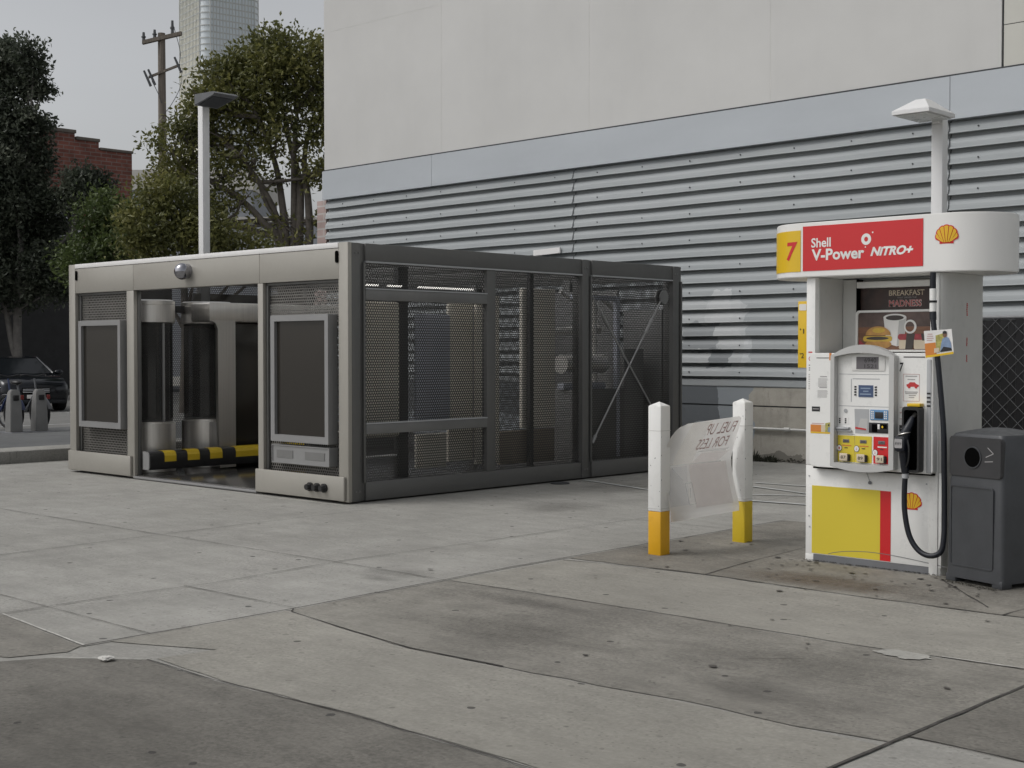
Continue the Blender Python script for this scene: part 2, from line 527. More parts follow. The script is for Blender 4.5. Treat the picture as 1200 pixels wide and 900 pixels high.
M['orange'] = mat('orange_print', (0.62, 0.22, 0.04), 0.5, var=0.06)
M['poster_dark'] = mat('dark_brown_print', (0.045, 0.026, 0.022), 0.4, var=0.5, scale=14)
M['poster_wood'] = mat('wood_table_print', (0.20, 0.095, 0.055), 0.4, var=0.35, scale=5, stretch=(1, 1, 8))
M['poster_wood2'] = mat('shadowy_wall_print', (0.11, 0.075, 0.065), 0.4, var=0.4, scale=8)
M['bun'] = mat('golden_bun_print', (0.50, 0.27, 0.08), 0.5, var=0.2, scale=30)
M['cheese'] = mat('egg_yellow_print', (0.62, 0.42, 0.07), 0.5, var=0.1, scale=30)
M['choc'] = mat('chocolate_print', (0.06, 0.05, 0.045), 0.5)
M['berry'] = mat('berry_print', (0.33, 0.05, 0.06), 0.5, var=0.2, scale=40)
M['cream'] = mat('cream_print', (0.62, 0.53, 0.40), 0.5)
M['denim'] = mat('pale_blue_print', (0.20, 0.28, 0.42), 0.5, var=0.15, scale=40)
M['skin'] = mat('brown_skin_print', (0.20, 0.11, 0.07), 0.5)
M['foliage_print'] = mat('yellow_green_print', (0.38, 0.35, 0.10), 0.5, var=0.4, scale=50)
M['lcd_grey'] = mat('grey_lcd', (0.15, 0.14, 0.15), 0.2, var=0.1)
M['lcd_blue'] = emit_mat('blue_lcd_glow', (0.045, 0.085, 0.19), 0.55)
M['lcd_text'] = emit_mat('lcd_letter_glow', (0.28, 0.36, 0.48), 0.6)
M['pad_blue'] = mat('keypad_blue', (0.12, 0.27, 0.48), 0.5)
M['navy'] = mat('navy_rubber', (0.006, 0.008, 0.014), 0.4)
M['bin'] = mat('charcoal_moulded_plastic', (0.050, 0.053, 0.058), 0.42, var=0.14, scale=5, dirt=0.4, bmp=0.15, bscale=120)
M['bin_dark'] = mat('dark_bin_panel', (0.034, 0.034, 0.036), 0.5, var=0.12, scale=6)
M['hollow_black'] = plain('painted_hollow_black', (0.004, 0.004, 0.004), 0.9)  # near-black without gloss, stands in for the shade inside holes and gaps
M['hollow_black'].node_tree.nodes['Principled BSDF'].inputs['Specular IOR Level'].default_value = 0.0
M['pole_white'] = mat('white_pole_enamel', (0.70, 0.70, 0.70), 0.4, var=0.03)
M['lamp_dark'] = mat('dark_lamp_housing', (0.13, 0.135, 0.14), 0.45, 0.2)
M['lamp_lens'] = mat('frosted_lamp_lens', (0.62, 0.63, 0.62), 0.3)
M['slat'] = plain('black_privacy_slat', (0.012, 0.012, 0.013), 0.6)
M['slat'].node_tree.nodes['Principled BSDF'].inputs['Specular IOR Level'].default_value = 0.15
M['wire'] = mat('galvanised_wire', (0.17, 0.175, 0.18), 0.5, 0.4)
M['sheet'] = None
M['wood_pole'] = mat('weathered_timber', (0.19, 0.165, 0.14), 0.9, var=0.3, scale=3, stretch=(8, 8, 0.4))
M['insul'] = mat('dark_insulator', (0.08, 0.085, 0.09), 0.3)
M['bark'] = mat('grey_bark', (0.13, 0.115, 0.10), 0.95, var=0.3, scale=6, bmp=0.4, bscale=20)
M['bark_pale'] = mat('pale_bark', (0.17, 0.16, 0.15), 0.95, var=0.25, scale=6, bmp=0.4, bscale=20)
M['leaf_dark'] = leaf_mat('dark_glossy_leaf', (0.022, 0.029, 0.019), (0.07, 0.086, 0.058), (0.20, 0.22, 0.165))  # lightest tint paints highlights on the clumps, scattered by noise
M['leaf_olive'] = leaf_mat('olive_leaf', (0.06, 0.07, 0.022), (0.155, 0.162, 0.05), (0.28, 0.265, 0.09))
M['leaf_green'] = leaf_mat('fresh_green_leaf', (0.04, 0.06, 0.02), (0.085, 0.12, 0.036), (0.145, 0.19, 0.06))
M['brick'] = brick_mat('red_brick', (0.26, 0.098, 0.073), (0.20, 0.075, 0.057), (0.24, 0.185, 0.165), 'Y')
M['coping'] = mat('weathered_coping', (0.17, 0.15, 0.13), 0.9, var=0.25)
M['shop_dark'] = mat('shadowy_shopfront', (0.012, 0.012, 0.013), 0.5, var=0.4)
M['shop_glass'] = mat('shop_glass', (0.03, 0.035, 0.04), 0.08)
M['win_white'] = mat('white_window_frame', (0.68, 0.70, 0.72), 0.5)
M['grey_block'] = mat('blue_grey_render', (0.27, 0.285, 0.31), 0.9, var=0.06)
M['pale_block'] = mat('pale_render', (0.48, 0.47, 0.44), 0.9, var=0.06)
M['car_paint'] = mat('black_car_paint', (0.012, 0.014, 0.018), 0.12, 0.2, var=0.1)
M['car_glass'] = plain('car_glass', (0.010, 0.012, 0.014), 0.08)
M['car_glass'].node_tree.nodes['Principled BSDF'].inputs['Specular IOR Level'].default_value = 0.15
M['headlight'] = plain('headlight_lens', (0.80, 0.82, 0.85), 0.3)
M['tyre'] = mat('tyre', (0.014, 0.014, 0.015), 0.8)
M['dock'] = mat('grey_dock_enamel', (0.22, 0.22, 0.215), 0.45, 0.1, dirt=0.2)
M['bike_blue'] = mat('blue_bike_paint', (0.03, 0.045, 0.11), 0.35)
M['bike_red'] = mat('red_reflector', (0.25, 0.03, 0.025), 0.3)
M['bike_silver'] = mat('silver_bike_paint', (0.14, 0.145, 0.155), 0.35, 0.3)
M['litter'] = mat('crumpled_paper', (0.55, 0.54, 0.51), 0.8)
M['debris'] = mat('damp_leaf_litter', (0.030, 0.028, 0.02), 0.95, var=0.6, scale=25)
M['moss'] = mat('mossy_leaf_litter', (0.022, 0.024, 0.014), 0.95, var=0.6, scale=25)


def tower_mat():
    m, nt, b = base_mat('pale_glass_curtain_wall')
    n = noise(nt, 0.02, 3)
    nt.links.new(ramp(nt, n, [(0.3, (0.70, 0.77, 0.82)), (0.7, (0.76, 0.81, 0.84))]), b.inputs['Base Color'])
    b.inputs['Roughness'].default_value = 0.3
    return m


M['tower'] = tower_mat()
M['tower_cream'] = mat('cream_tower_panel', (0.86, 0.82, 0.69), 0.5, 0.1, var=0.05, scale=0.05)
M['tower_line'] = mat('tower_mullion', (0.56, 0.58, 0.57), 0.5)


def sheet_plastic():
    m, nt, b = base_mat('milky_plastic_film')
    n = noise(nt, 3, 5)
    nt.links.new(ramp(nt, n, [(0.3, (0.82, 0.80, 0.775)), (0.7, (0.88, 0.865, 0.84))]), b.inputs['Base Color'])
    b.inputs['Roughness'].default_value = 0.3
    t = nd(nt, 'BsdfTransparent')
    tl = nd(nt, 'BsdfTranslucent')
    tl.inputs['Color'].default_value = (0.8, 0.79, 0.77, 1)
    m1 = nd(nt, 'MixShader')
    m1.inputs[0].default_value = 0.55
    nt.links.new(b.outputs[0], m1.inputs[1])
    nt.links.new(tl.outputs[0], m1.inputs[2])
    m2 = nd(nt, 'MixShader')
    m2.inputs[0].default_value = 0.11
    nt.links.new(m1.outputs[0], m2.inputs[1])
    nt.links.new(t.outputs[0], m2.inputs[2])
    nt.links.new(m2.outputs[0], nt.nodes['Material Output'].inputs['Surface'])
    return m


M['sheet'] = sheet_plastic()
M['film_pink'] = clear_mat('faded_pink_print', (0.62, 0.43, 0.40), 0.17, 0.4)
M['film_tan'] = clear_mat('faded_tan_print', (0.64, 0.57, 0.42), 0.17, 0.4)
M['film_blue'] = clear_mat('faded_grey_blue_print', (0.50, 0.53, 0.60), 0.15, 0.4)
M['film_ink'] = mat('faded_letter_ink', (0.50, 0.34, 0.32), 0.7)
M['film_white'] = clear_mat('faded_white_print', (0.75, 0.75, 0.74), 0.36, 0.4)

# ------------------------------------------------------------------ mesh helpers
WPOS = {}


class MB:
    """Collects shapes in world coordinates and links them as one mesh object."""

    def __init__(self):
        self.bm = bmesh.new()

    def _merge(self, t, mtx=None):
        me = bpy.data.meshes.new('tmp')
        if mtx is not None:
            bmesh.ops.transform(t, matrix=mtx, verts=t.verts)
        t.to_mesh(me)
        t.free()
        self.bm.from_mesh(me)
        bpy.data.meshes.remove(me)

    def box(self, x0, x1, y0, y1, z0, z1, bev=0.0, mtx=None, seg=2):
        t = bmesh.new()
        bmesh.ops.create_cube(t, size=1)
        for v in t.verts:
            v.co = Vector(((x0 + x1) / 2 + v.co.x * (x1 - x0), (y0 + y1) / 2 + v.co.y * (y1 - y0), (z0 + z1) / 2 + v.co.z * (z1 - z0)))
        if bev:
            bmesh.ops.bevel(t, geom=list(t.edges), offset=bev, segments=seg, affect='EDGES', profile=0.5)
        self._merge(t, mtx)
        return self

    def prism(self, pts, a0, a1, axis='Y', bev=0.0, mtx=None):
        """Polygon extruded along an axis. axis Y: pts are (x,z); X: (y,z); Z: (x,y)."""
        t = bmesh.new()

        def P(p, a):
            return {'Y': (p[0], a, p[1]), 'X': (a, p[0], p[1]), 'Z': (p[0], p[1], a)}[axis]
        A = [t.verts.new(P(p, a0)) for p in pts]
        B = [t.verts.new(P(p, a1)) for p in pts]
        n = len(pts)
        t.faces.new(A)
        t.faces.new(list(reversed(B)))
        for i in range(n):
            t.faces.new((A[i], B[i], B[(i + 1) % n], A[(i + 1) % n]))
        bmesh.ops.recalc_face_normals(t, faces=t.faces)
        if bev:
            es = [e for e in t.edges if all(len(f.verts) == n for f in e.link_faces[:1]) or True]
            caps = [e for e in t.edges if any(len(f.verts) == n and n > 4 for f in e.link_faces)]
            bmesh.ops.bevel(t, geom=caps if n > 4 else es, offset=bev, segments=2, affect='EDGES')
        self._merge(t, mtx)
        return self

    def ring(self, outer, inner, y0, y1, axis='Y'):
        t = bmesh.new()
        n = len(outer)

        def P(p, a):
            return {'Y': (p[0], a, p[1]), 'X': (a, p[0], p[1]), 'Z': (p[0], p[1], a)}[axis]
        Of = [t.verts.new(P(p, y0)) for p in outer]
        If = [t.verts.new(P(p, y0)) for p in inner]
        Ob = [t.verts.new(P(p, y1)) for p in outer]
        Ib = [t.verts.new(P(p, y1)) for p in inner]
        for i in range(n):
            j = (i + 1) % n
            t.faces.new((Of[i], Of[j], If[j], If[i]))
            t.faces.new((Ob[i], Ib[i], Ib[j], Ob[j]))
            t.faces.new((Of[i], Ob[i], Ob[j], Of[j]))
            t.faces.new((If[i], If[j], Ib[j], Ib[i]))
        bmesh.ops.recalc_face_normals(t, faces=t.faces)
        self._merge(t)
        return self

    def cyl(self, p0, p1, r0, r1=None, seg=16):
        r1 = r0 if r1 is None else r1
        p0, p1 = Vector(p0), Vector(p1)
        d = p1 - p0
        t = bmesh.new()
        bmesh.ops.create_cone(t, cap_ends=True, segments=seg, radius1=r0, radius2=r1, depth=d.length)
        m = Matrix.Translation((p0 + p1) / 2) @ d.to_track_quat('Z', 'Y').to_matrix().to_4x4()
        self._merge(t, m)
        return self

    def sphere(self, c, r, sx=1, sy=1, sz=1, seg=20):
        t = bmesh.new()
        bmesh.ops.create_uvsphere(t, u_segments=seg, v_segments=seg // 2, radius=r)
        self._merge(t, Matrix.Translation(c) @ Matrix.Diagonal((sx, sy, sz, 1)))
        return self

    def tube(self, pts, rad, seg=10, smooth=True):
        """Round tube through points; rad is a number or a list."""
        pts = [Vector(p) for p in pts]
        rads = rad if isinstance(rad, (list, tuple)) else [rad] * len(pts)
        if smooth and len(pts) > 2:
            P, Q = [], []
            for i in range(len(pts) - 1):
                a, b, c, d = pts[max(0, i - 1)], pts[i], pts[i + 1], pts[min(len(pts) - 1, i + 2)]
                for k in range(6):
                    s = k / 6
                    P.append(0.5 * ((2 * b) + (c - a) * s + (2 * a - 5 * b + 4 * c - d) * s * s + (3 * b - a - 3 * c + d) * s ** 3))
                    Q.append(rads[i] * (1 - s) + rads[i + 1] * s)
            P.append(pts[-1])
            Q.append(rads[-1])
            pts, rads = P, Q
        bm = self.bm
        prev = None
        up = None
        first = None
        for i, p in enumerate(pts):
            d = (pts[min(i + 1, len(pts) - 1)] - pts[max(i - 1, 0)]).normalized()
            if up is None:
                up = d.orthogonal().normalized()
            else:
                up = (up - d * up.dot(d)).normalized()
            s = d.cross(up)
            ringv = [bm.verts.new(p + (up * math.cos(2 * math.pi * k / seg) + s * math.sin(2 * math.pi * k / seg)) * rads[i]) for k in range(seg)]
            if prev:
                for k in range(seg):
                    bm.faces.new((prev[k], prev[(k + 1) % seg], ringv[(k + 1) % seg], ringv[k]))
            else:
                first = ringv
            prev = ringv
        bm.faces.new(list(reversed(first)))
        bm.faces.new(prev)
        return self

    def quad(self, a, b, c, d):
        self.bm.faces.new([self.bm.verts.new(p) for p in (a, b, c, d)])
        return self

    def poly(self, pts):
        self.bm.faces.new([self.bm.verts.new(p) for p in pts])
        return self

    def lathe(self, c, prof, seg=28, axis='Z'):
        bm = self.bm
        rows = []
        for r, h in prof:
            row = []
            for k in range(seg):
                a = 2 * math.pi * k / seg
                row.append(bm.verts.new((c[0] + r * math.cos(a), c[1] + r * math.sin(a), c[2] + h)))
            rows.append(row)
        for A, B in zip(rows, rows[1:]):
            for k in range(seg):
                bm.faces.new((A[k], A[(k + 1) % seg], B[(k + 1) % seg], B[k]))
        bm.faces.new(list(reversed(rows[0])))
        bm.faces.new(rows[-1])
        return self

    def torus(self, c, R_, r, axis='X', seg=28, ms=8, mtx=None):
        bm = self.bm
        rows = []
        for i in range(seg):
            a = 2 * math.pi * i / seg
            row = []
            for k in range(ms):
                b = 2 * math.pi * k / ms
                rr = R_ + r * math.cos(b)
                p = (r * math.sin(b), rr * math.cos(a), rr * math.sin(a)) if axis == 'X' else (rr * math.cos(a), r * math.sin(b), rr * math.sin(a))
                q = Vector(c) + Vector(p)
                row.append(bm.verts.new(mtx @ q if mtx else q))
            rows.append(row)
        for i in range(seg):
            A, B = rows[i], rows[(i + 1) % seg]
            for k in range(ms):
                bm.faces.new((A[k], B[k], B[(k + 1) % ms], A[(k + 1) % ms]))
        return self

    def xf(self, mtx):
        bmesh.ops.transform(self.bm, matrix=mtx, verts=self.bm.verts)
        return self

    def build(self, name, material, parent=None, label=None, cat=None, group=None, kind=None, smooth=35, base=None):
        bm = self.bm
        me = bpy.data.meshes.new(name)
        xs = [v.co for v in bm.verts]
        lo = Vector((min(c.x for c in xs), min(c.y for c in xs), min(c.z for c in xs)))
        hi = Vector((max(c.x for c in xs), max(c.y for c in xs), max(c.z for c in xs)))
        org = Vector(base) if base else ((lo + hi) / 2 if parent else Vector(((lo.x + hi.x) / 2, (lo.y + hi.y) / 2, lo.z)))
        bmesh.ops.translate(bm, vec=-org, verts=bm.verts)
        bm.normal_update()
        bm.to_mesh(me)
        bm.free()
        if smooth:
            for p in me.polygons:
                p.use_smooth = True
            try:
                me.set_sharp_from_angle(angle=R(smooth))
            except Exception:
                pass
        me.materials.append(material)
        return link(name, me, org, parent, label, cat, group, kind)


def link(name, me, org, parent=None, label=None, cat=None, group=None, kind=None):
    o = bpy.data.objects.new(name, me)
    C.objects.link(o)
    WPOS[o.name] = Vector(org)
    if parent is not None:
        o.parent = parent
        o.location = Vector(org) - WPOS[parent.name]
    else:
        o.location = org
    tag(o, label, cat, group, kind)
    return o


def tag(o, label=None, cat=None, group=None, kind=None):
    for k, v in (('label', label), ('category', cat), ('group', group), ('kind', kind)):
        if v:
            o[k] = v


def thing(name, loc, label, cat, group=None):
    o = link(name, None, Vector(loc), None, label, cat, group)
    return o


def text(s, mtx, w, h, material, parent, bold=0.0, shear=0.0, fn=None, name='lettering', fit=True, spacing=1.0):
    """Words as a thin solid; mtx maps (x right, y up, z out) to the world; fitted to w x h."""
    cu = bpy.data.curves.new('tmp', 'FONT')
    cu.body = s
    cu.size = 1
    cu.offset = bold
    cu.shear = shear
    cu.space_character = spacing
    cu.resolution_u = 3
    o = bpy.data.objects.new('tmp', cu)
    C.objects.link(o)
    dg = bpy.context.evaluated_depsgraph_get()
    me = bpy.data.meshes.new_from_object(o.evaluated_get(dg))
    bpy.data.objects.remove(o)
    bpy.data.curves.remove(cu)
    b = MB()
    b.bm.from_mesh(me)
    bpy.data.meshes.remove(me)
    vs = b.bm.verts
    x0, x1 = min(v.co.x for v in vs), max(v.co.x for v in vs)
    y0, y1 = min(v.co.y for v in vs), max(v.co.y for v in vs)
    for v in vs:
        v.co = Vector(((v.co.x - x0) / (x1 - x0) * w, (v.co.y - y0) / (y1 - y0) * h, 0))
    if fn:
        for k in range(1, 14):
            bmesh.ops.bisect_plane(b.bm, geom=b.bm.verts[:] + b.bm.edges[:] + b.bm.faces[:], plane_co=(w * k / 14, 0, 0), plane_no=(1, 0, 0))
        for k in range(1, 6):
            bmesh.ops.bisect_plane(b.bm, geom=b.bm.verts[:] + b.bm.edges[:] + b.bm.faces[:], plane_co=(0, h * k / 6, 0), plane_no=(0, 1, 0))
    for v in b.bm.verts:
        v.co = fn(v.co.x, v.co.y) if fn else mtx @ v.co
    return b.build(name, material, parent, smooth=0)


def front(x, y, z):
    """Frame on a face that looks towards -Y: right = +X, up = +Z, out = -Y."""
    return Matrix(((1, 0, 0, x), (0, 0, -1, y), (0, 1, 0, z), (0, 0, 0, 1)))


def rrect(x0, x1, z0, z1, r, n=5):
    pts = []
    for cx, cz, a0 in ((x1 - r, z1 - r, 0), (x0 + r, z1 - r, 90), (x0 + r, z0 + r, 180), (x1 - r, z0 + r, 270)):
        for k in range(n + 1):
            a = R(a0 + 90 * k / n)
            pts.append((cx + r * math.cos(a), cz + r * math.sin(a)))
    return pts


def ell(cx, cz, rx, rz, n=24):
    return [(cx + rx * math.cos(2 * math.pi * k / n), cz + rz * math.sin(2 * math.pi * k / n)) for k in range(n)]


def jag(pts, amp, step, seed=1, close=True):
    rnd = random.Random(seed)
    out = []
    n = len(pts)
    for i in range(n if close else n - 1):
        a, b = Vector(pts[i]), Vector(pts[(i + 1) % n])
        k = max(1, int((b - a).length / step))
        nrm = Vector((-(b - a).y, (b - a).x)).normalized() if (b - a).length > 1e-6 else Vector((0, 0))
        for j in range(k):
            p = a.lerp(b, j / k)
            if j:
                p = p + nrm * rnd.uniform(-amp, amp)
            out.append((p.x, p.y))
    if not close:
        out.append(tuple(pts[-1]))
    return out


# ------------------------------------------------------------------ ground
def sheet(name, pts, z, material, kind='structure', amp=0.0, step=0.15, seed=1):
    b = MB()
    q = jag(pts, amp, step, seed) if amp else pts
    f = b.bm.faces.new([b.bm.verts.new((p[0], p[1], z)) for p in q])
    bmesh.ops.triangulate(b.bm, faces=[f])
    bmesh.ops.recalc_face_normals(b.bm, faces=b.bm.faces)
    if b.bm.faces[:][0].normal.z < 0:
        bmesh.ops.reverse_faces(b.bm, faces=b.bm.faces)
    return b.build(name, material, kind=kind, smooth=0)


sheet('ground', [(-1500, -400), (900, -400), (900, 1500), (-1500, 1500)], 0.0, M['concrete'])
# dark weathered slabs
sheet('concrete_slab', [(-6.44, 4.93), (-5.82, 4.81), (-5.16, 4.72), (-4.53, 4.75), (-3.96, 4.78), (-3.52, 4.83), (-2.95, 4.81), (-2.54, 4.87),
                        (-2.54, 6.42), (-3.54, 6.34), (-4.62, 6.34), (-5.94, 6.31), (-6.50, 6.28)], 0.004, M['dark_slab'], amp=0.012, seed=3)
sheet('concrete_slab', [(-6.42, 2.9), (-6.40, 3.14), (-6.29, 3.35), (-5.91, 3.65), (-5.32, 3.63), (-4.45, 3.68), (-3.67, 3.66), (-2.54, 3.63), (-2.54, 0.5), (-6.42, 0.5)],
      0.004, M['dark_slab2'], amp=0.01, seed=4)
sheet('concrete_slab', [(-8.9, 3.85), (-7.55, 3.70), (-6.44, 3.59), (-6.36, 3.47), (-6.46, 3.2), (-7.2, 3.0), (-8.9, 2.9)], 0.004, M['dark_slab'], amp=0.012, seed=5)
sheet('concrete_slab', [(-2.535, 4.99), (-2.0, 4.97), (-0.8, 4.95), (-0.8, 6.4), (-2.525, 6.42)], 0.004, M['dark_slab2'], amp=0.01, seed=6)
# strip beside the pump island and the slab with the bollards
sheet('concrete_slab', [(-6.50, 6.30), (-5.94, 6.33), (-4.62, 6.36), (-3.54, 6.36), (-2.54, 6.44), (-2.54, 7.62), (-3.2, 7.64), (-4.24, 7.60), (-5.37, 7.62), (-6.52, 7.50)],
      0.004, M['slab'], amp=0.006, seed=7)
sheet('pump_island', [(-6.56, 7.58), (-5.39, 7.655), (-4.24, 7.63), (-3.2, 7.67), (-2.4, 7.67), (-2.4, 11.2), (-6.58, 10.58)], 0.004, M['island'], amp=0.012, seed=8)
sheet('concrete_slab', [(-5.85, 4.02), (-5.9, 3.7), (-5.3, 3.66), (-4.4, 3.7), (-2.55, 3.67), (-2.55, 4.8), (-3.5, 4.8), (-4.5, 4.73), (-5.2, 4.70), (-6.43, 4.90), (-6.43, 3.75)],
      0.004, M['slab'], amp=0.006, seed=9)
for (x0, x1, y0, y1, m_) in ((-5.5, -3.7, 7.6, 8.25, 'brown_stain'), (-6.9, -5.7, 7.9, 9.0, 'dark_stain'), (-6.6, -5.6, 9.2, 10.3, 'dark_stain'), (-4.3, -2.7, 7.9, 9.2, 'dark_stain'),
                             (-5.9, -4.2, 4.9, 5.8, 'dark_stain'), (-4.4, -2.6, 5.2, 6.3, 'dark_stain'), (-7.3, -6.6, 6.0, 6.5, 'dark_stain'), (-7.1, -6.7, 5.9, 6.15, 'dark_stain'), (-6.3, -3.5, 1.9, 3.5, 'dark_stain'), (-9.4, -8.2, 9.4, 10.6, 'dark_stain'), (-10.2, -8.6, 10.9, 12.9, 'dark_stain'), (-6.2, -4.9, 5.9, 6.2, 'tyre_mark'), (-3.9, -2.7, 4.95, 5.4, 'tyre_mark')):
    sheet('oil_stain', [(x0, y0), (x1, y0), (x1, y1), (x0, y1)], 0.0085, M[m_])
sheet('cement_patch', [(-3.40, 6.28), (-3.31, 6.385), (-3.12, 6.36), (-3.08, 6.30), (-3.18, 6.21), (-3.36, 6.25)], 0.009, M['puddle'], amp=0.015, step=0.03)


def joint(pts, width, material, z=0.007, seed=1):
    b = MB()
    q = jag(pts, width * (0.1 if width > 0.018 else 0.3), 0.12, seed, close=False)
    rnd = random.Random(seed)
    prev = None
    for i, p in enumerate(q):
        a, c = Vector(q[max(0, i - 1)]), Vector(q[min(len(q) - 1, i + 1)])
        d = (c - a).normalized()
        n = Vector((-d.y, d.x))
        wd = width * (rnd.uniform(0.55, 0.8) if width > 0.018 else rnd.uniform(0.25, 0.95)) / 2
        pr = (b.bm.verts.new((p[0] + n.x * wd, p[1] + n.y * wd, z)), b.bm.verts.new((p[0] - n.x * wd, p[1] - n.y * wd, z)))
        if prev:
            b.bm.faces.new((prev[0], pr[0], pr[1], prev[1]))
        prev = pr
    bmesh.ops.recalc_face_normals(b.bm, faces=b.bm.faces)
    return b.build('slab_joint', material, kind='structure', smooth=0)


jj = M['joint']
for k, (pts, wd, m_) in enumerate([
        ([(-6.432, 3.586), (-6.447, 4.974), (-6.574, 6.986), (-6.578, 9.0), (-6.60, 10.6)], 0.022, jj),
        ([(-2.57, 2.0), (-2.55, 4.416), (-2.535, 6.067), (-2.52, 7.6)], 0.026, jj),
        ([(-9.70, 2.0), (-9.739, 4.776), (-9.851, 6.218), (-9.947, 8.6)], 0.012, jj),
        ([(-15.0, 6.15), (-12.039, 6.183), (-9.851, 6.218), (-7.783, 6.277), (-6.493, 6.281)], 0.012, jj),
        ([(-6.493, 6.281), (-5.942, 6.315), (-4.622, 6.338), (-3.536, 6.339), (-2.54, 6.421)], 0.010, jj),
        ([(-7.554, 2.0), (-7.56, 3.753), (-7.59, 4.555), (-7.544, 5.157), (-7.661, 6.336), (-7.624, 8.102), (-7.609, 12.5)], 0.011, jj),
        ([(-7.603, 4.968), (-6.45, 4.99)], 0.011, jj),
        ([(-6.45, 4.97), (-6.38, 4.90), (-5.82, 4.81), (-5.17, 4.72), (-4.53, 4.75)], 0.016, jj),
        ([(-5.388, 7.651), (-5.481, 8.279), (-5.6, 9.6)], 0.014, jj),
        ([(-6.52, 7.47), (-5.717, 7.638), (-5.388, 7.651), (-4.24, 7.61), (-3.2, 7.655), (-2.5, 7.66)], 0.012, jj),
        ([(-4.117, 8.55), (-3.47, 7.812)], 0.016, jj),
        ([(-3.308, 7.643), (-3.28, 8.3)], 0.016, jj),
        ([(-7.6, 9.7), (-6.658, 9.74), (-5.3, 9.66)], 0.011, jj),
        ([(-5.91, 3.65), (-5.32, 3.635), (-4.45, 3.68), (-3.67, 3.665), (-2.57, 3.635)], 0.014, jj),
        ([(-6.44, 4.0), (-9.7, 4.0)], 0.008, jj),
        ([(-2.54, 4.985), (-2.0, 4.97), (-0.8, 4.95)], 0.010, jj),
        ([(-6.29, 3.36), (-5.91, 3.665)], 0.012, M['pale_joint']),
        ([(-7.55, 3.715), (-6.44, 3.605)], 0.020, M['pale_joint']),
        ([(-3.08, 6.40), (-2.54, 6.44)], 0.018, M['pale_joint']),
        ([(-11.9, 8.55), (-10.35, 8.60)], 0.020, M['pale_joint']),
        ([(-3.9, 5.55), (-3.55, 5.9)], 0.007, jj)]):
    joint(pts, wd, m_, seed=k + 11)


def road_line(pts, width, seed):
    o = joint(pts, width, M['line'], z=0.010, seed=seed)
    o.name = 'road_marking'


road_line([(-10.35, 12.23), (-8.9, 11.80)], 0.07, 1)
road_line([(-8.7, 13.33), (-7.6, 13.42)], 0.08, 2)
road_line([(-8.5, 12.95), (-7.3, 12.60)], 0.08, 3)
road_line([(-8.1, 12.15), (-7.4, 12.60), (-6.9, 12.9)], 0.08, 4)
road_line([(-7.75, 11.70), (-6.6, 11.83)], 0.09, 5)

rnd = random.Random(21)
b = MB()
for i in range(170):
    cl = rnd.random()
    if cl < 0.55:
        x, y = rnd.uniform(-5.3, -3.3), 8.62 - abs(rnd.gauss(0, 0.38))
    elif cl < 0.8:
        x, y = rnd.gauss(-6.1, 0.4), rnd.gauss(8.7, 0.6)
    else:
        x, y = rnd.uniform(-7, -2.6), rnd.uniform(4.9, 7.6)
    if y < 4.9:
        continue
    r = rnd.uniform(0.003, 0.016) * (1 if rnd.random() < 0.85 else 1.8)
    e = rnd.uniform(0.6, 1.5)
    b.poly([(x + r * e * rnd.uniform(.7, 1.2) * math.cos(k * 0.785), y + r * rnd.uniform(.7, 1.2) * math.sin(k * 0.785), 0.0105) for k in range(8)])
b.build('oil_drips', M['drip'], kind='structure', smooth=0)
b = MB()
for (x0, x1, y0, y1) in ((-5.24, -4.19, 8.655, 8.687), (-4.11, -3.67, 8.40, 8.55)):
    for i in range(220):
        x, y = rnd.uniform(x0, x1), rnd.uniform(y0, y1)
        if y0 < 8.5:
            y = 8.545 - (x + 4.108) * 0.31 - abs(rnd.gauss(0, 0.03))
        r = rnd.uniform(0.003, 0.008)
        b.poly([(x + r * math.cos(k * 1.25 + i), y + r * math.sin(k * 1.25 + i) * .8, 0.011 + 0.003 * (k % 2)) for k in range(5)])
b.build('grit', M['debris'], None, 'dark grit gathered along the foot of the fuel pump and bin', 'grit', kind='stuff', smooth=0)

# the street on the left
MB().box(-18.15, -17.5, -10, 60, -0.1, 0.17, 0.02).build('kerb', M['kerb'], kind='structure')
MB().box(-18.75, -18.2, -10, 60, -0.1, 0.10, 0.02).build('kerb', M['kerb'], kind='structure')
sheet('pavement', [(-24.9, -10), (-18.15, -10), (-18.15, 60), (-24.9, 60)], 0.012, M['pavement'])
sheet('road', [(-42.5, -30), (-24.9, -30), (-24.9, 90), (-42.5, 90)], 0.006, M['asphalt'])
road_line([(-25.9, 5), (-26.0, 30)], 0.14, 7)
road_line([(-30.5, 5), (-30.6, 30)], 0.12, 8)
MB().box(-46, -42.4, -30, 90, -0.1, 0.13, 0.02).build('pavement', M['pavement'], kind='structure')

# ------------------------------------------------------------------ long warehouse wall
WY = 16.09


def lift(x, z):
    return z * (1 + 0.00138 * (x + 13.8)) if z > 1.1 else z


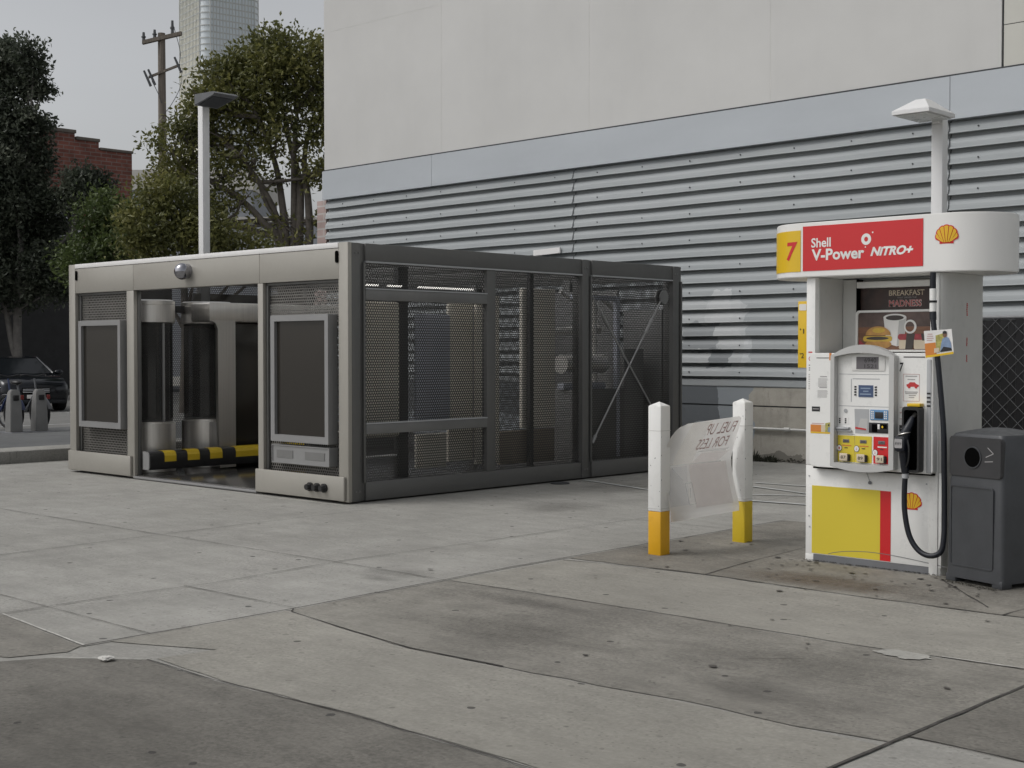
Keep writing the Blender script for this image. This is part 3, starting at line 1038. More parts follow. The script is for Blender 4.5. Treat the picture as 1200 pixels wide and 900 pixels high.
wx0, wx1 = -19.85, 6.0
wall = thing('warehouse', (-8, WY + 4, 0), 'long pale stucco building with grey ribbed metal siding along its lower half', 'building')
b = MB()
prof = [(WY + 0.02, 4.36)]
k = 17
P_ = 0.1885
for k in range(17, -1, -1):
    z = 1.155 + P_ * k
    prof += [(WY + 0.060, z + 0.006), (WY + 0.060, z - 0.040), (WY + 0.018, z - 0.050), (WY - 0.022, z - 0.108), (WY - 0.030, z - 0.122), (WY - 0.030, z - P_ + 0.030), (WY - 0.040, z - P_ + 0.004), (WY - 0.034, z - P_)] if k > 0 else \
            [(WY + 0.050, z), (WY + 0.050, z - 0.03), (WY - 0.010, z - 0.045), (WY - 0.012, 1.03), (WY - 0.002, 1.016)]
NX = 80
rows = []
for i in range(NX + 1):
    x = wx0 + (wx1 - wx0) * i / NX
    rows.append([b.bm.verts.new((x, y + 0.010 * mnoise.noise(Vector((x * 0.9, z * 1.1, 3.0))), lift(x, z) + 0.006 * mnoise.noise(Vector((x * 0.8, 7.0, z * 0.7))))) for y, z in prof])
for A, B in zip(rows, rows[1:]):
    for q in range(len(prof) - 1):
        b.bm.faces.new((A[q], B[q], B[q + 1], A[q + 1]))
bmesh.ops.recalc_face_normals(b.bm, faces=b.bm.faces)
ribs = b.build('metal_siding', M['ribbed'], wall, smooth=30)
# sheet overlaps and screws
for x in (-13.83, -7.7, -1.6):
    b = MB()
    pts = [(x + 0.012 * math.sin(z * 33), y - 0.006, lift(x, z)) for (y, z) in prof]
    for A, B in zip(pts, pts[1:]):
        a2, b2 = Vector(A), Vector(B)
        b.quad(a2, b2, b2 + Vector((0.016, 0, 0)), a2 + Vector((0.016, 0, 0)))
    b.build('sheet_overlap', M['seam'], ribs, smooth=0)
b = MB()
rnd = random.Random(4)
for kx in range(30):
    x = wx0 + 0.5 + kx * 0.86
    for k in range(1, 18, 2):
        z = 1.155 + P_ * k - 0.13
        b.cyl((x, WY - 0.028, lift(x, z)), (x, WY - 0.036, lift(x, z)), 0.011, seg=6)
b.build('screw_heads', M['seam'], ribs)['kind'] = 'stuff'
# concrete foot of the wall
b = MB()
b.box(wx0, wx1, WY + 0.0, WY + 0.5, 0.765, 1.012)
b.box(wx0, wx1, WY + 0.004, WY + 0.5, -0.2, 0.745)
low = b.build('concrete_base', M['low_wall'], wall)
MB().box(wx0, wx1, WY + 0.016, WY + 0.4, 0.742, 0.768).build('groove', M['seam'], low)
b = MB().cyl((-10.55, WY - 0.035, 0.45), (6, WY - 0.035, 0.458), 0.018, seg=10)
for x in (-9.98, -7.2, -4.0):
    b.cyl((x - 0.04, WY - 0.035, 0.45), (x + 0.05, WY - 0.035, 0.452), 0.028, seg=10)
b.build('conduit_pipe', M['pipe'], wall)
# fascia
b = MB()
for i, (x0, x1) in enumerate(((wx0 - 0.03, -16.95), (-16.94, -7.66), (-7.65, 6))):
    t = [(x0, lift(x0, 4.335)), (x1, lift(x1, 4.335)), (x1, lift(x1, 4.862)), (x0, lift(x0, 4.862))]
    b.prism(t, WY - 0.075 - 0.004 * i, WY + 0.05, 'Y')
b.build('fascia', M['fascia'], wall)
b = MB()
b.prism([(wx0, lift(wx0, 4.868)), (wx1, lift(wx1, 4.868)), (wx1, lift(wx1, 4.885)), (wx0, lift(wx0, 4.885))], WY - 0.066, WY + 0.06, 'Y')
b.build('flashing', M['seam'], wall)
# upper stucco wall in panels, narrow joints between them
b = MB()
xs = [wx0, -16.72, -13.476, -10.26, -7.02]
for x0, x1 in zip(xs, xs[1:]):
    b.box(x0 + (0.004 if x0 > wx0 else 0), x1 - 0.004, WY - 0.045, WY + 9, 4.84, 7.35 if x0 < -16.8 else 12.5)
b.box(wx0, -16.726, WY - 0.045, WY + 9, 7.356, 12.5)
b.build('stucco_wall', M['stucco'], wall)
MB().box(wx0 + 0.01, -7.03, WY - 0.0432, WY + 8, 4.85, 12.4).build('joint_backing', M['stucco_joint'], wall)
b = MB()
for x0, x1 in ((-7.0, -3.8), (-3.79, -0.6), (-0.59, 6)):
    for z0, z1 in ((4.86, 5.43), (5.44, 6.6), (6.61, 12.5)):
        b.box(x0, x1, WY - 0.03, WY + 9, z0, z1)
b.build('cream_panel', M['stucco2'], wall)
MB().box(-7.02, 6, WY - 0.02, WY + 8, 4.85, 12.4).build('joint_backing', M['seam'], wall)
# narrow brick pier at the end of the wall
b = MB().box(-20.15, wx0 - 0.035, WY + 0.02, WY + 2, 0, 4.30)
b.box(-20.5, wx0 - 0.035, WY + 0.05, WY + 2, 0, 3.5)
b.build('brick_pier', M['pinkbrick'], wall)
# pale plate on the siding just above the kiosk roof
plq = MB().prism([(-14.61, 3.02), (-14.05, 3.04), (-14.05, 3.13), (-14.61, 3.11)], WY - 0.075, WY - 0.040, 'Y', 0.004).build(
    'wall_plate', M['roof_white'], None, 'small white plate fixed to the ribbed metal siding just above the kiosk roof', 'plate')

# debris along the foot of the wall
b = MB()
rnd = random.Random(9)
for i in range(900):
    x = -12 + rnd.random() * 9
    y = WY - 0.01 - abs(rnd.gauss(0, 0.10))
    r = rnd.uniform(0.012, 0.035)
    z = rnd.random() * 0.05 * max(0, 1 - (WY - y) * 4)
    a = rnd.random() * 6.28
    t = rnd.uniform(-0.6, 0.6)
    dx, dy = r * math.cos(a), r * math.sin(a)
    b.quad((x - dx, y - dy, z + 0.012), (x - dy * .5, y + dx * .5, z + 0.018 + r * t), (x + dx, y + dy, z + 0.014), (x + dy * .5, y - dx * .5, z + 0.016 - r * t * .5))
b.build('leaf_litter', M['debris'], None, 'dark damp leaf litter along the foot of the concrete wall', 'leaf litter', kind='stuff', smooth=0)
for (x, s_, sd_) in ((-10.45, 1.0, 1), (-10.2, 0.7, 2)):
    rnd = random.Random(sd_)
    b = MB()
    for i in range(120):
        a = rnd.random() * 6.28
        rr = rnd.random() ** 0.6 * 0.11 * s_
        px, py = x + rr * math.cos(a) * 1.3, WY - 0.10 + rr * math.sin(a) * 0.7
        h = rnd.uniform(0.03, 0.16) * s_ * (1.2 - rr / 0.13)
        dx, dy = rnd.uniform(-.03, .03), rnd.uniform(-.03, .03)
        b.quad((px - .012, py, 0.0), (px + dx - .014, py + dy, h * .7), (px + dx * 1.6, py + dy * 1.6, h), (px + .012, py, 0.0))
    b.build('weed', M['moss'], None, ('larger' if sd_ == 1 else 'smaller') + ' dark weed clump growing at the foot of the concrete wall', 'weed', smooth=0)

# ------------------------------------------------------------------ kiosk
KL, KR, KF, KB, KT = -15.87, -10.43, 8.72, 14.29, 2.6
kx = thing('kiosk', ((KL + KR) / 2, (KF + KB) / 2, 0), 'large steel kiosk with warm grey front, dark grey frame and perforated metal walls', 'kiosk')


def kb(name, material, boxes, parent=None, bev=0.004, label=None):
    b = MB()
    for q in boxes:
        b.box(*q, bev)
    return b.build(name, material, parent or kx, label)


# front, warm grey
fb = M['beige']
kb('front_post', fb, [(KR - 0.145, KR, KF, KF + 0.05, 0.02, KT)])
kb('front_post', fb, [(KL, KL + 0.15, KF, KF + 0.05, 0.02, KT)])
lint = kb('lintel', fb, [(KL + 0.154, -14.37, KF + 0.002, KF + 0.12, 2.24, 2.545), (-14.366, -11.885, KF + 0.002, KF + 0.12, 2.24, 2.545), (-11.881, KR - 0.149, KF + 0.002, KF + 0.12, 2.24, 2.545)])
kb('roof_trim', M['roof_white'], [(KL + 0.154, KR - 0.149, KF - 0.004, KF + 0.14, 2.549, 2.602)])
kb('jamb', fb, [(-14.516, -14.36, KF, KF + 0.05, 0.02, 2.237)])
kb('jamb', fb, [(-11.913, -11.822, KF, KF + 0.05, 0.02, 2.237)])
kb('jamb_lining', M['frame_grey'], [(-14.50, -14.355, KF + 0.054, KF + 0.10, 0.02, 2.237)])
kb('jamb_lining', M['frame_grey'], [(-11.917, -11.84, KF + 0.054, KF + 0.10, 0.02, 2.237)])
kick = kb('kick_panel', fb, [(-11.925, KR - 0.032, KF - 0.035, KF - 0.003, 0.03, 0.272)], bev=0.008)
kb('kick_panel', fb, [(KL + 0.01, -14.405, KF - 0.035, KF - 0.003, 0.03, 0.272)], bev=0.008)
b = MB()
for i in range(3):
    x = -10.98 + i * 0.112
    b.cyl((x, KF - 0.035, 0.145), (x, KF - 0.060, 0.145), 0.046, 0.046, 12)
    b.cyl((x, KF - 0.060, 0.145), (x, KF - 0.100, 0.145), 0.036, 0.030, 8)
    b.build('connector_cap', M['black'], kick)
    b = MB()
for x in (KR - 0.165, KL + 0.19):
    MB().prism(rrect(x - 0.022, x + 0.022, 2.40, 2.52, 0.02), KF - 0.010, KF + 0.001, 'Y').build('slot', M['hollow_black'], lint)
# dome camera above the opening
dome = MB().cyl((-13.22, KF + 0.002, 2.42), (-13.22, KF - 0.05, 2.42), 0.085, 0.080, 24)
dome.sphere((-13.22, KF - 0.07, 2.415), 0.095)
dome.build('dome_camera', M['chrome'], lint)
# perforated front panels
kb('perforated_panel', M['perf_front'], [(-11.822, KR - 0.145, KF + 0.0755, KF + 0.0765, 0.05, 2.24)], bev=0)
kb('perforated_panel', M['perf_front'], [(KL + 0.15, -14.516, KF + 0.0755, KF + 0.0765, 0.05, 2.24)], bev=0)
kb('panel_frame', M['frame_grey'], [(-11.82, -11.79, KF + 0.04, KF + 0.074, 0.27, 2.21), (KR - 0.175, KR - 0.146, KF + 0.054, KF + 0.074, 0.27, 2.21), (-11.82, KR - 0.146, KF + 0.04, KF + 0.074, 2.211, 2.238)])
kb('panel_frame', M['frame_grey'], [(KL + 0.151, KL + 0.19, KF + 0.054, KF + 0.074, 0.27, 2.21), (-14.55, -14.52, KF + 0.04, KF + 0.074, 0.27, 2.21), (KL + 0.151, -14.52, KF + 0.04, KF + 0.074, 2.211, 2.238)])


def screen(x0, x1, lab):
    s = MB().ring(rrect(x0, x1, 0.585, 1.893, 0.008), rrect(x0 + 0.065, x1 - 0.055, 0.655, 1.830, 0.004), KF - 0.055, KF + 0.068).build('display_screen', M['screen_frame'], kx, lab, smooth=0)
    MB().box(x0 + 0.06, x1 - 0.05, KF - 0.018, KF + 0.05, 0.65, 1.835).build('display_glass', M['screen'], s)
    return s


screen(-11.62, -10.675, 'tall dark display nearest the corner of the kiosk')
screen(-15.55, -14.578, 'tall dark display at the far left of the kiosk front')
card = MB().ring(rrect(-11.62, -10.675, 0.36, 0.55, 0.006), rrect(-11.61, -10.685, 0.37, 0.54, 0.004), KF - 0.045, KF + 0.068)
card.box(-11.612, -10.683, KF - 0.035, KF + 0.06, 0.368, 0.542)
card = card.build('reader_panel', M['screen_frame'], kx, smooth=0)
for x0, x1 in ((-11.54, -11.27), (-11.07, -10.755)):
    MB().box(x0, x1, KF - 0.040, KF - 0.033, 0.415, 0.495).build('reader_window', M['frame_lip'], card)

# side frame, dark grey
fg = M['frame_grey']


def post(y0, y1, x1=KR):
    b = MB()
    w_ = y1 - y0
    b.box(x1 - 0.16, x1 - 0.035, y0, y1, 0.02, KT - 0.002, 0.003)
    b.box(x1 - 0.036, x1 - 0.002, y0, y0 + w_ * 0.56, 0.02, KT - 0.002, 0.003)
    b.box(x1 - 0.036, x1 - 0.010, y1 - w_ * 0.14, y1, 0.20, KT - 0.19, 0.003)
    return b.build('side_post', fg, kx)


post(KF + 0.052, KF + 0.24)
post(12.30, 12.49)
post(14.08, KB)
kb('side_mullion', fg, [(KR - 0.09, KR - 0.012, 10.70, 10.835, 0.205, 2.412)])
for zr in (2.14, 0.785):
    kb('rail_lip_highlight', M['pump_mid'], [(KR - 0.09, KR - 0.002, KF + 0.242, 10.698, zr + 0.001, zr + 0.014)], bev=0)  # pale colour paints the highlight on the rail's upper lip
kb('side_rail', M['frame_lip'], [(KR - 0.09, KR - 0.008, KF + 0.242, 10.698, 2.035, 2.14)])
kb('side_rail', M['frame_lip'], [(KR - 0.09, KR - 0.008, KF + 0.242, 10.698, 0.685, 0.785)])
for y0, y1 in ((KF + 0.242, 12.298), (12.492, 14.078)):
    kb('top_beam', fg, [(KR - 0.15, KR - 0.014, y0, y1, 2.425, KT)])
    kb('beam_lip_highlight', M['pump_mid'], [(KR - 0.10, KR - 0.002, y0, y1, 2.408, 2.4245)], bev=0)  # paler than the beam to paint a highlight along its lower lip
    kb('base_beam', fg, [(KR - 0.15, KR - 0.014, y0, y1, 0.02, 0.202)])
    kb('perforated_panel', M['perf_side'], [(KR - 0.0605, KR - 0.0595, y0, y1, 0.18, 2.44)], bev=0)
for y in (KF + 0.10, 12.345, 14.12):
    for z in (0.12, 2.50):
        for dy in (0.0, 0.05):
            MB().cyl((KR - 0.003, y + dy * 0.9, z), (KR + 0.006, y + dy * 0.9, z), 0.011, seg=6).build('bolt', M['frame_lip'], kx)
# other sides
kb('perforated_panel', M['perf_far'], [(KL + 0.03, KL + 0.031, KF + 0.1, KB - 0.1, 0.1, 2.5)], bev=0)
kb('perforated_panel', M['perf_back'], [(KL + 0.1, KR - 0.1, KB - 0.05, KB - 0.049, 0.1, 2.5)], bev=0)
for x in (KL, KL + 1.7, KL + 3.5):
    kb('rear_post', fg, [(x, x + 0.14, KB - 0.14, KB, 0.02, KT)])
for y in (KF + 0.06, 10.6, 12.4):
    kb('far_post', fg, [(KL, KL + 0.12, y, y + 0.14, 0.02, KT)])
kb('far_beam', fg, [(KL + 0.002, KL + 0.12, KF + 0.2, KB - 0.14, 2.42, KT - 0.003)])
kb('far_beam', fg, [(KL + 0.002, KL + 0.12, KF + 0.2, KB - 0.14, 0.02, 0.2)])
kb('rear_beam', fg, [(KL + 0.14, KR - 0.16, KB - 0.12, KB - 0.002, 2.42, KT - 0.003)])
kb('rear_beam', fg, [(KL + 0.14, KR - 0.16, KB - 0.12, KB - 0.002, 0.02, 0.2)])
kb('roof_panel', M['perf_roof'], [(KL + 0.12, KR - 0.15, KF + 0.14, KB - 0.12, 2.56, 2.575)], bev=0)
for y in (9.9, 11.2, 12.4, 13.4):
    kb('roof_beam', fg, [(KL + 0.12, KR - 0.15, y, y + 0.08, 2.44, 2.555)])
kb('floor_plate', M['floor_plate'], [(KL + 0.05, KR - 0.16, KF + 0.03, KB - 0.14, 0.02, 0.045)], bev=0.003)
kb('threshold', M['screen_frame'], [(-14.36, -11.93, KF - 0.02, KF + 0.028, 0.01, 0.035)], bev=0.004)

# wheel guard with yellow bands, along the left of the drive-in bay
gx = -14.19
gb = MB()
gpro = [(gx - 0.10, 0.11), (gx + 0.02, 0.11), (gx + 0.035, 0.14), (gx + 0.035, 0.27), (gx + 0.02, 0.305), (gx - 0.01, 0.322), (gx - 0.10, 0.325)]
gb.prism(gpro, 8.80, 11.6, 'Y')
guard = gb.build('wheel_guard', M['black'], kx)
gp2 = [(gx + 0.038, 0.20), (gx + 0.038, 0.271), (gx + 0.022, 0.308), (gx - 0.009, 0.326), (gx - 0.10, 0.329), (gx - 0.10, 0.327), (gx - 0.01, 0.324), (gx + 0.02, 0.306), (gx + 0.036, 0.270), (gx + 0.036, 0.20)]
for y0, y1 in ((9.0, 9.16), (9.32, 9.49), (9.64, 9.82), (10.02, 10.50), (10.7, 11.1)):
    MB().prism(gp2, y0, y1, 'Y').build('yellow_band', M['yellow'], guard, smooth=0)
MB().prism([(p[0] + 0.003, p[1] + 0.003) for p in gpro], 8.785, 8.799, 'Y').build('end_cap', M['screen_frame'], guard, smooth=0)


# steel and smoked-glass columns
def booth(x, y, r):
    st = MB().lathe((x, y, 0), [(r, 0.05), (r, 0.64), (r - 0.02, 0.645), (r - 0.02, 0.66)], 40).build('steel_column', M['steel'], kx)
    MB().lathe((x, y, 0), [(r - 0.02, 1.86), (r, 1.87), (r, 2.08), (r - 0.006, 2.085), (r, 2.09), (r, 2.13), (r - 0.03, 2.145)], 40).build('column_cap', M['steel'], st)
    MB().lathe((x, y, 0), [(r - 0.03, 0.655), (r - 0.03, 1.865)], 40).build('column_glass', M['dark_glass'], st)
    return st


s1 = booth(-14.72, 9.175, 0.29)
MB().box(-14.452, -14.428, 9.16, 9.185, 0.66, 1.86).build('column_trim', M['screen_frame'], s1)
s2 = booth(-14.86, 10.08, 0.32)
b = MB().box(-14.9, -14.352, 9.78, 11.9, 1.88, 2.125, 0.02)
b.prism([(9.92, 0.06), (10.16, 0.06), (10.16, 1.9), (9.80, 1.9), (9.86, 1.87), (9.895, 1.80), (9.90, 0.66)], -14.40, -14.35, 'X')
b.box(-14.9, -14.352, 9.92, 10.16, 0.06, 0.63, 0.01)
b.build('steel_surround', M['steel'], kx)
kb('dark_cabinet', M['screen'], [(-15.3, -14.45, 10.17, 11.9, 0.05, 1.87)])
kb('pipe_run', M['black'], [(-14.95, -14.88, 9.40, 9.85, 2.0, 2.09)])
kb('dark_panel', M['screen'], [(-15.80, -15.76, 8.95, 10.15, 0.1, 2.42)])
kb('dark_panel', M['screen'], [(-15.80, -15.76, 10.48, 12.4, 0.1, 2.30)])
kb('led_or_fill_strip', M['bay_fill'], [(-14.30, -14.12, 8.90, 8.96, 2.44, 2.455)], bev=0)  # unseen glowing strip added behind the lintel to brighten the bay
kb('led_or_fill_strip', M['bay_fill'], [(-13.5, -12.4, 8.95, 9.01, 2.44, 2.455)], bev=0)  # second added fill strip, also hidden by the lintel
# cabinets and machinery on the right side of the bay
kb('inner_panel', M['panel_beige'], [(-10.80, -10.75, 9.06, 9.70, 0.62, 2.04)], bev=0.03)
kb('inner_panel', M['panel_blue'], [(-10.80, -10.75, 9.93, 10.45, 0.66, 1.92)], bev=0.03)
kb('inner_panel', M['panel_beige'], [(-10.86, -10.82, 10.48, 10.86, 0.30, 2.05)], bev=0.01)
kb('inner_panel', M['panel_beige'], [(-10.86, -10.82, 10.0, 10.45, 0.25, 0.62)], bev=0.01)
kb('inner_panel', M['panel_beige'], [(-10.82, -10.77, 10.87, 11.24, 0.25, 2.15)], bev=0.01)
kb('inner_panel', M['panel_beige'], [(-10.82, -10.77, 11.62, 12.20, 0.62, 2.25)], bev=0.01)
kb('inner_panel', M['panel_brown'], [(-10.83, -10.78, 11.26, 12.20, 0.22, 0.60)], bev=0.01)
kb('inner_post', M['black'], [(-10.74, -10.68, 11.66, 11.72, 0.05, 2.42)], bev=0.005)
kb('inner_post', M['black'], [(-10.9, -10.82, 9.74, 9.88, 0.05, 2.42)], bev=0.005)
for y0, y1 in ((9.10, 9.28), (9.42, 9.60), (9.85, 10.66), (10.90, 11.0)):
    kb('led_or_fill_strip', M['led'], [(-10.64, -10.61, y0, y1, 2.19, 2.203)], bev=0)
kb('cable_tray', M['roof_white'], [(-10.9, -10.85, 9.1, 9.9, 0.40, 0.42)], bev=0.002)
kb('rear_panel', M['frame_lip'], [(-12.9, -11.35, KB - 0.20, KB - 0.16, 0.2, 2.32)], bev=0.005)
kb('rear_panel', M['frame_lip'], [(-11.25, -10.62, KB - 0.20, KB - 0.16, 0.2, 2.05)], bev=0.005)
kb('machine_cabinet', fg, [(-11.6, -10.75, 12.55, 13.5, 0.1, 1.05)], bev=0.01)
kb('machine_cabinet', M['frame_lip'], [(-11.5, -10.8, 13.55, 13.95, 0.1, 1.55)], bev=0.01)
b = MB().cyl((-10.95, 12.5, 1.36), (-10.95, 13.3, 1.36), 0.115, seg=24)
b.cyl((-11.25, 12.5, 1.75), (-11.25, 13.6, 1.80), 0.05, seg=12)
b.cyl((-11.1, 13.32, 0.3), (-11.1, 13.32, 2.2), 0.035, seg=12)
b.tube([(-11.0, 12.55, 2.25), (-10.95, 12.9, 2.1), (-11.0, 13.2, 2.22), (-11.0, 13.6, 2.05)], 0.03)
b.build('pipework', M['steel'], kx)
kb('inner_rail', M['panel_blue'], [(-10.80, -10.74, 13.33, 13.39, 0.2, 2.2), (-10.80, -10.74, 12.5, 13.32, 2.14, 2.2), (-11.0, -10.9, 12.5, 13.3, 1.05, 1.13)], bev=0.003)
# diagonal bracing of the last bay
plate = MB().cyl((KR - 0.11, 13.93, 2.20), (KR - 0.085, 13.93, 2.20), 0.10, seg=28)
plate = plate.build('brace_plate', M['screen_frame'], kx)
b = MB()
b.cyl((KR - 0.045, 13.93, 2.20), (KR - 0.028, 13.93, 2.20), 0.085, seg=28)
b.build('pulley_disc', M['frame_lip'], plate)
for p, q in (((13.88, 2.17), (12.52, 0.42)), ((12.52, 2.17), (13.75, 0.75))):
    b = MB()
    A, B = Vector((KR - 0.038, *p)), Vector((KR - 0.038, *q))
    b.cyl(A, B, 0.011, seg=8)
    b.cyl(A.lerp(B, 0.14), A.lerp(B, 0.24), 0.020, seg=8)
    b.cyl(B, B.lerp(A, 0.05), 0.022, seg=8)
    b.build('brace_rod', M['screen_frame'], kx)

# drain cover beside the kiosk
MB().lathe((-10.3, 11.75, 0.002), [(0.11, 0), (0.11, 0.010), (0.095, 0.014)], 24).build('drain_cover', M['seam'], None, 'small round dark drain cover in the concrete beside the kiosk', 'drain cover')

# ------------------------------------------------------------------ bollards with a film sign between them
def bollard(x0, y0, lab, ym):
    t = thing('bollard', (x0 - 0.06, y0 + 0.06, 0), lab, 'bollard', 'bollards in front of the fuel pump')
    x1, y1 = x0, y0 + 0.118
    xa = x0 - 0.118
    b = MB().box(xa, x1, y0, y1, 0.33, 1.115, 0.006)
    cx, cy = (xa + x1) / 2, (y0 + y1) / 2
    b.prism([(xa + 0.004, y0 + 0.004), (x1 - 0.004, y0 + 0.004), (x1 - 0.004, y1 - 0.004), (xa + 0.004, y1 - 0.004)], 1.112, 1.118, 'Z')
    for k in range(4):
        q = [(xa + 0.004, y0 + 0.004), (x1 - 0.004, y0 + 0.004), (x1 - 0.004, y1 - 0.004), (xa + 0.004, y1 - 0.004)]
        p, r = q[k], q[(k + 1) % 4]
        b.poly([(*p, 1.118), (*r, 1.118), (cx, cy, 1.148)])
    b.build('sleeve', M['white_sleeve'], t)
    MB().box(xa + 0.001, x1 - 0.001, y0 + 0.001, y1 - 0.001, 0.0, 0.329, 0.005).build('yellow_band', ym, t)
    b = MB()
    for z in (0.35, 0.93):
        b.ring([(xa - 0.0015, y0 - 0.0015), (x1 + 0.0015, y0 - 0.0015), (x1 + 0.0015, y1 + 0.0015), (xa - 0.0015, y1 + 0.0015)],
               [(xa + 0.01, y0 + 0.01), (x1 - 0.01, y0 + 0.01), (x1 - 0.01, y1 - 0.01), (xa + 0.01, y1 - 0.01)], z, z + 0.004, 'Z')
    b.build('sleeve_seam', M['pump_grey'], t, smooth=0)
    rnd = random.Random(int(y0 * 10))
    b = MB()
    for i in range(9):                                   # chips in the sleeve
        z = rnd.uniform(0.36, 1.08)
        if rnd.random() < 0.5:
            x = rnd.uniform(xa + 0.01, x1 - 0.01)
            b.poly([(x + rnd.uniform(.001, .005) * math.cos(k * 1.05), y0 - 0.0008, z + rnd.uniform(.001, .007) * math.sin(k * 1.05)) for k in range(6)])
        else:
            b.poly([(x1 + 0.0008, y0 + 0.008 + rnd.uniform(0, .006) * math.cos(k * 1.05), z + rnd.uniform(.001, .009) * math.sin(k * 1.05)) for k in range(6)])
    b.build('chips', M['kick'], t, smooth=0)['kind'] = 'stuff'
    return t


bollard(-6.125, 8.119, 'square white bollard with amber foot, nearer the camera', M['sleeve_yellow'])
bollard(-6.052, 9.121, 'square white bollard with faded yellow foot, beside the pump', M['sleeve_yellow2'])

fs = thing('film_sign', (-6.1, 8.66, 0.25), 'milky plastic sign film strung between the two white bollards, seen from behind', 'sign')


def filmpt(y, z, out=0.0):
    """The film is creased at z = 0.66 and bows away from the pump there."""
    s = (z - 0.66) / 0.35
    off = -0.11 * (1 - min(1, abs(s)) ** 1.25) - (0.03 if z < 0.66 else 0) * min(1, abs(s))
    off += 0.004 * math.sin(y * 7)
    return Vector((-6.055 + off + out, y, z))


def film_patch(pts_fn, nu, nv, material, name, out):
    b = MB()
    g = [[b.bm.verts.new(filmpt(*pts_fn(i / nu, j / nv), out)) for j in range(nv + 1)] for i in range(nu + 1)]
    for i in range(nu):
        for j in range(nv):
            b.bm.faces.new((g[i][j], g[i + 1][j], g[i + 1][j + 1], g[i][j + 1]))
    return b.build(name, material, fs, smooth=60)


def film_outline(s, t):
    z0, z1 = 0.25 + 0.012 * s, 0.97 + 0.045 * s
    y0, y1 = 8.19, 9.09
    z = z0 + (z1 - z0) * t
    y = y0 + (y1 - y0) * s
    # rounded upper corners
    r = 0.17
    if z > z1 - r and s < 0.22:
        q = (z - (z1 - r)) / r
        y = max(y, y0 + r * (1 - math.sqrt(max(0, 1 - q * q))) * 1.0)
    if z > z1 - 0.05 and s > 0.9:
        q = (z - (z1 - 0.05)) / 0.05
        y = min(y, y1 - 0.05 * (1 - math.sqrt(max(0, 1 - q * q))))
    return y, z


film_patch(film_outline, 24, 40, M['sheet'], 'film', 0.0)
film_patch(lambda s, t: (8.55 + 0.36 * s + 0.13 * t, 0.665 + 0.075 * t), 8, 6, M['film_pink'], 'faded_print', 0.003)
film_patch(lambda s, t: (8.30 + 0.26 * s + 0.14 * t, 0.665 + 0.32 * t), 8, 10, M['film_tan'], 'faded_print', 0.003)
film_patch(lambda s, t: (8.52 + 0.50 * s, 0.33 + 0.33 * t), 8, 10, M['film_pink'], 'faded_print', 0.003)
film_patch(lambda s, t: (8.20 + 0.25 * s + 0.05 * t, 0.36 + 0.29 * t), 8, 10, M['film_blue'], 'faded_print', 0.003)
film_patch(lambda s, t: (8.58 + 0.40 * s + 0.12 * t * (1 - s * .6), 0.745 + 0.02 * t), 8, 2, M['film_white'], 'faded_print', 0.004)
film_patch(lambda s, t: (8.19 + 0.76 * s, 0.656 + 0.008 * t), 16, 2, M['film_white'], 'crease', 0.004)
b = MB()
for (ya, za, yb, zb) in ((8.44, 0.52, 8.53, 0.52), (8.44, 0.36, 8.53, 0.36), (8.44, 0.36, 8.44, 0.52), (8.53, 0.36, 8.53, 0.52), (8.47, 0.41, 8.50, 0.48), (8.30, 0.64, 8.42, 0.54)):
    A, B = filmpt(ya, za, 0.004), filmpt(yb, zb, 0.004)
    d = (B - A).normalized()
    n = Vector((1, 0, 0)).cross(d).normalized() * 0.004
    b.quad(A - n, B - n, B + n, A + n)
b.build('faded_print', M['film_white'], fs, smooth=0)
# the words read backwards from this side
for s_, y0, y1, z0, z1 in (('FUEL UP', 8.64, 9.02, 0.875, 0.965), ('FOR LESS', 8.57, 8.97, 0.765, 0.848)):
    ww, hh = y1 - y0, z1 - z0
    text(s_, None, ww, hh, M['film_ink'], fs, bold=0.0,
         fn=lambda x, y, y0=y0, ww=ww, z0=z0: filmpt(y0 + (ww - x) + 0.28 * y, z0 + y * 0.98 + 0.04 * (ww - x), 0.005))

# ------------------------------------------------------------------ fuel pump
PF = 8.69
pu = thing('fuel_pump', (-4.715, 9.0, 0), 'white fuel pump with red sign and yellow number 7 panel, one black nozzle', 'fuel pump')
SY, SR = 9.0, 0.35           # stadium plan of the sign header
SX0, SX1 = -5.275, -4.185


def signpt(s, z, out=0.0):
    """Point on the header's face: s runs along the front from its left end, wrapping round the ends."""
    r = SR + out
    Lr = SX1 - SX0
    if s < 0:
        a = -s / SR
        return Vector((SX0 - r * math.sin(a), SY - r * math.cos(a), z))
    if s > Lr:
        a = (s - Lr) / SR
        return Vector((SX1 + r * math.sin(a), SY - r * math.cos(a), z))
    return Vector((SX0 + s, SY - r, z))


def sign_panel(s0, s1, z0, z1, material, name, parent, out=0.003):
    b = MB()
    n = 24
    F = [[b.bm.verts.new(signpt(s0 + (s1 - s0) * i / n, z, o)) for i in range(n + 1)] for z, o in ((z0, 0), (z0, out), (z1, out), (z1, 0))]
    for A, B in zip(F, F[1:]):
        for i in range(n):
            b.bm.faces.new((A[i], A[i + 1], B[i + 1], B[i]))
    bmesh.ops.recalc_face_normals(b.bm, faces=b.bm.faces)
    return b.build(name, material, parent, smooth=30)


outl = []
for k in range(25):
    a = math.pi * k / 24
    outl.append((SX1 + SR * math.sin(a), SY - SR * math.cos(a)))
for k in range(25):
    a = math.pi * k / 24
    outl.append((SX0 - SR * math.sin(a), SY + SR * math.cos(a)))
b = MB()
b.prism(outl, 2.058, 2.452, 'Z', 0.006)
head = b.build('sign_header', M['pump_white2'], pu, smooth=30)
numpan = sign_panel(-0.62, 0.008, 2.10, 2.398, M['sign_yellow'], 'number_panel', head)
brand = sign_panel(0.026, 0.957, 2.102, 2.424, M['red'], 'brand_panel', head)
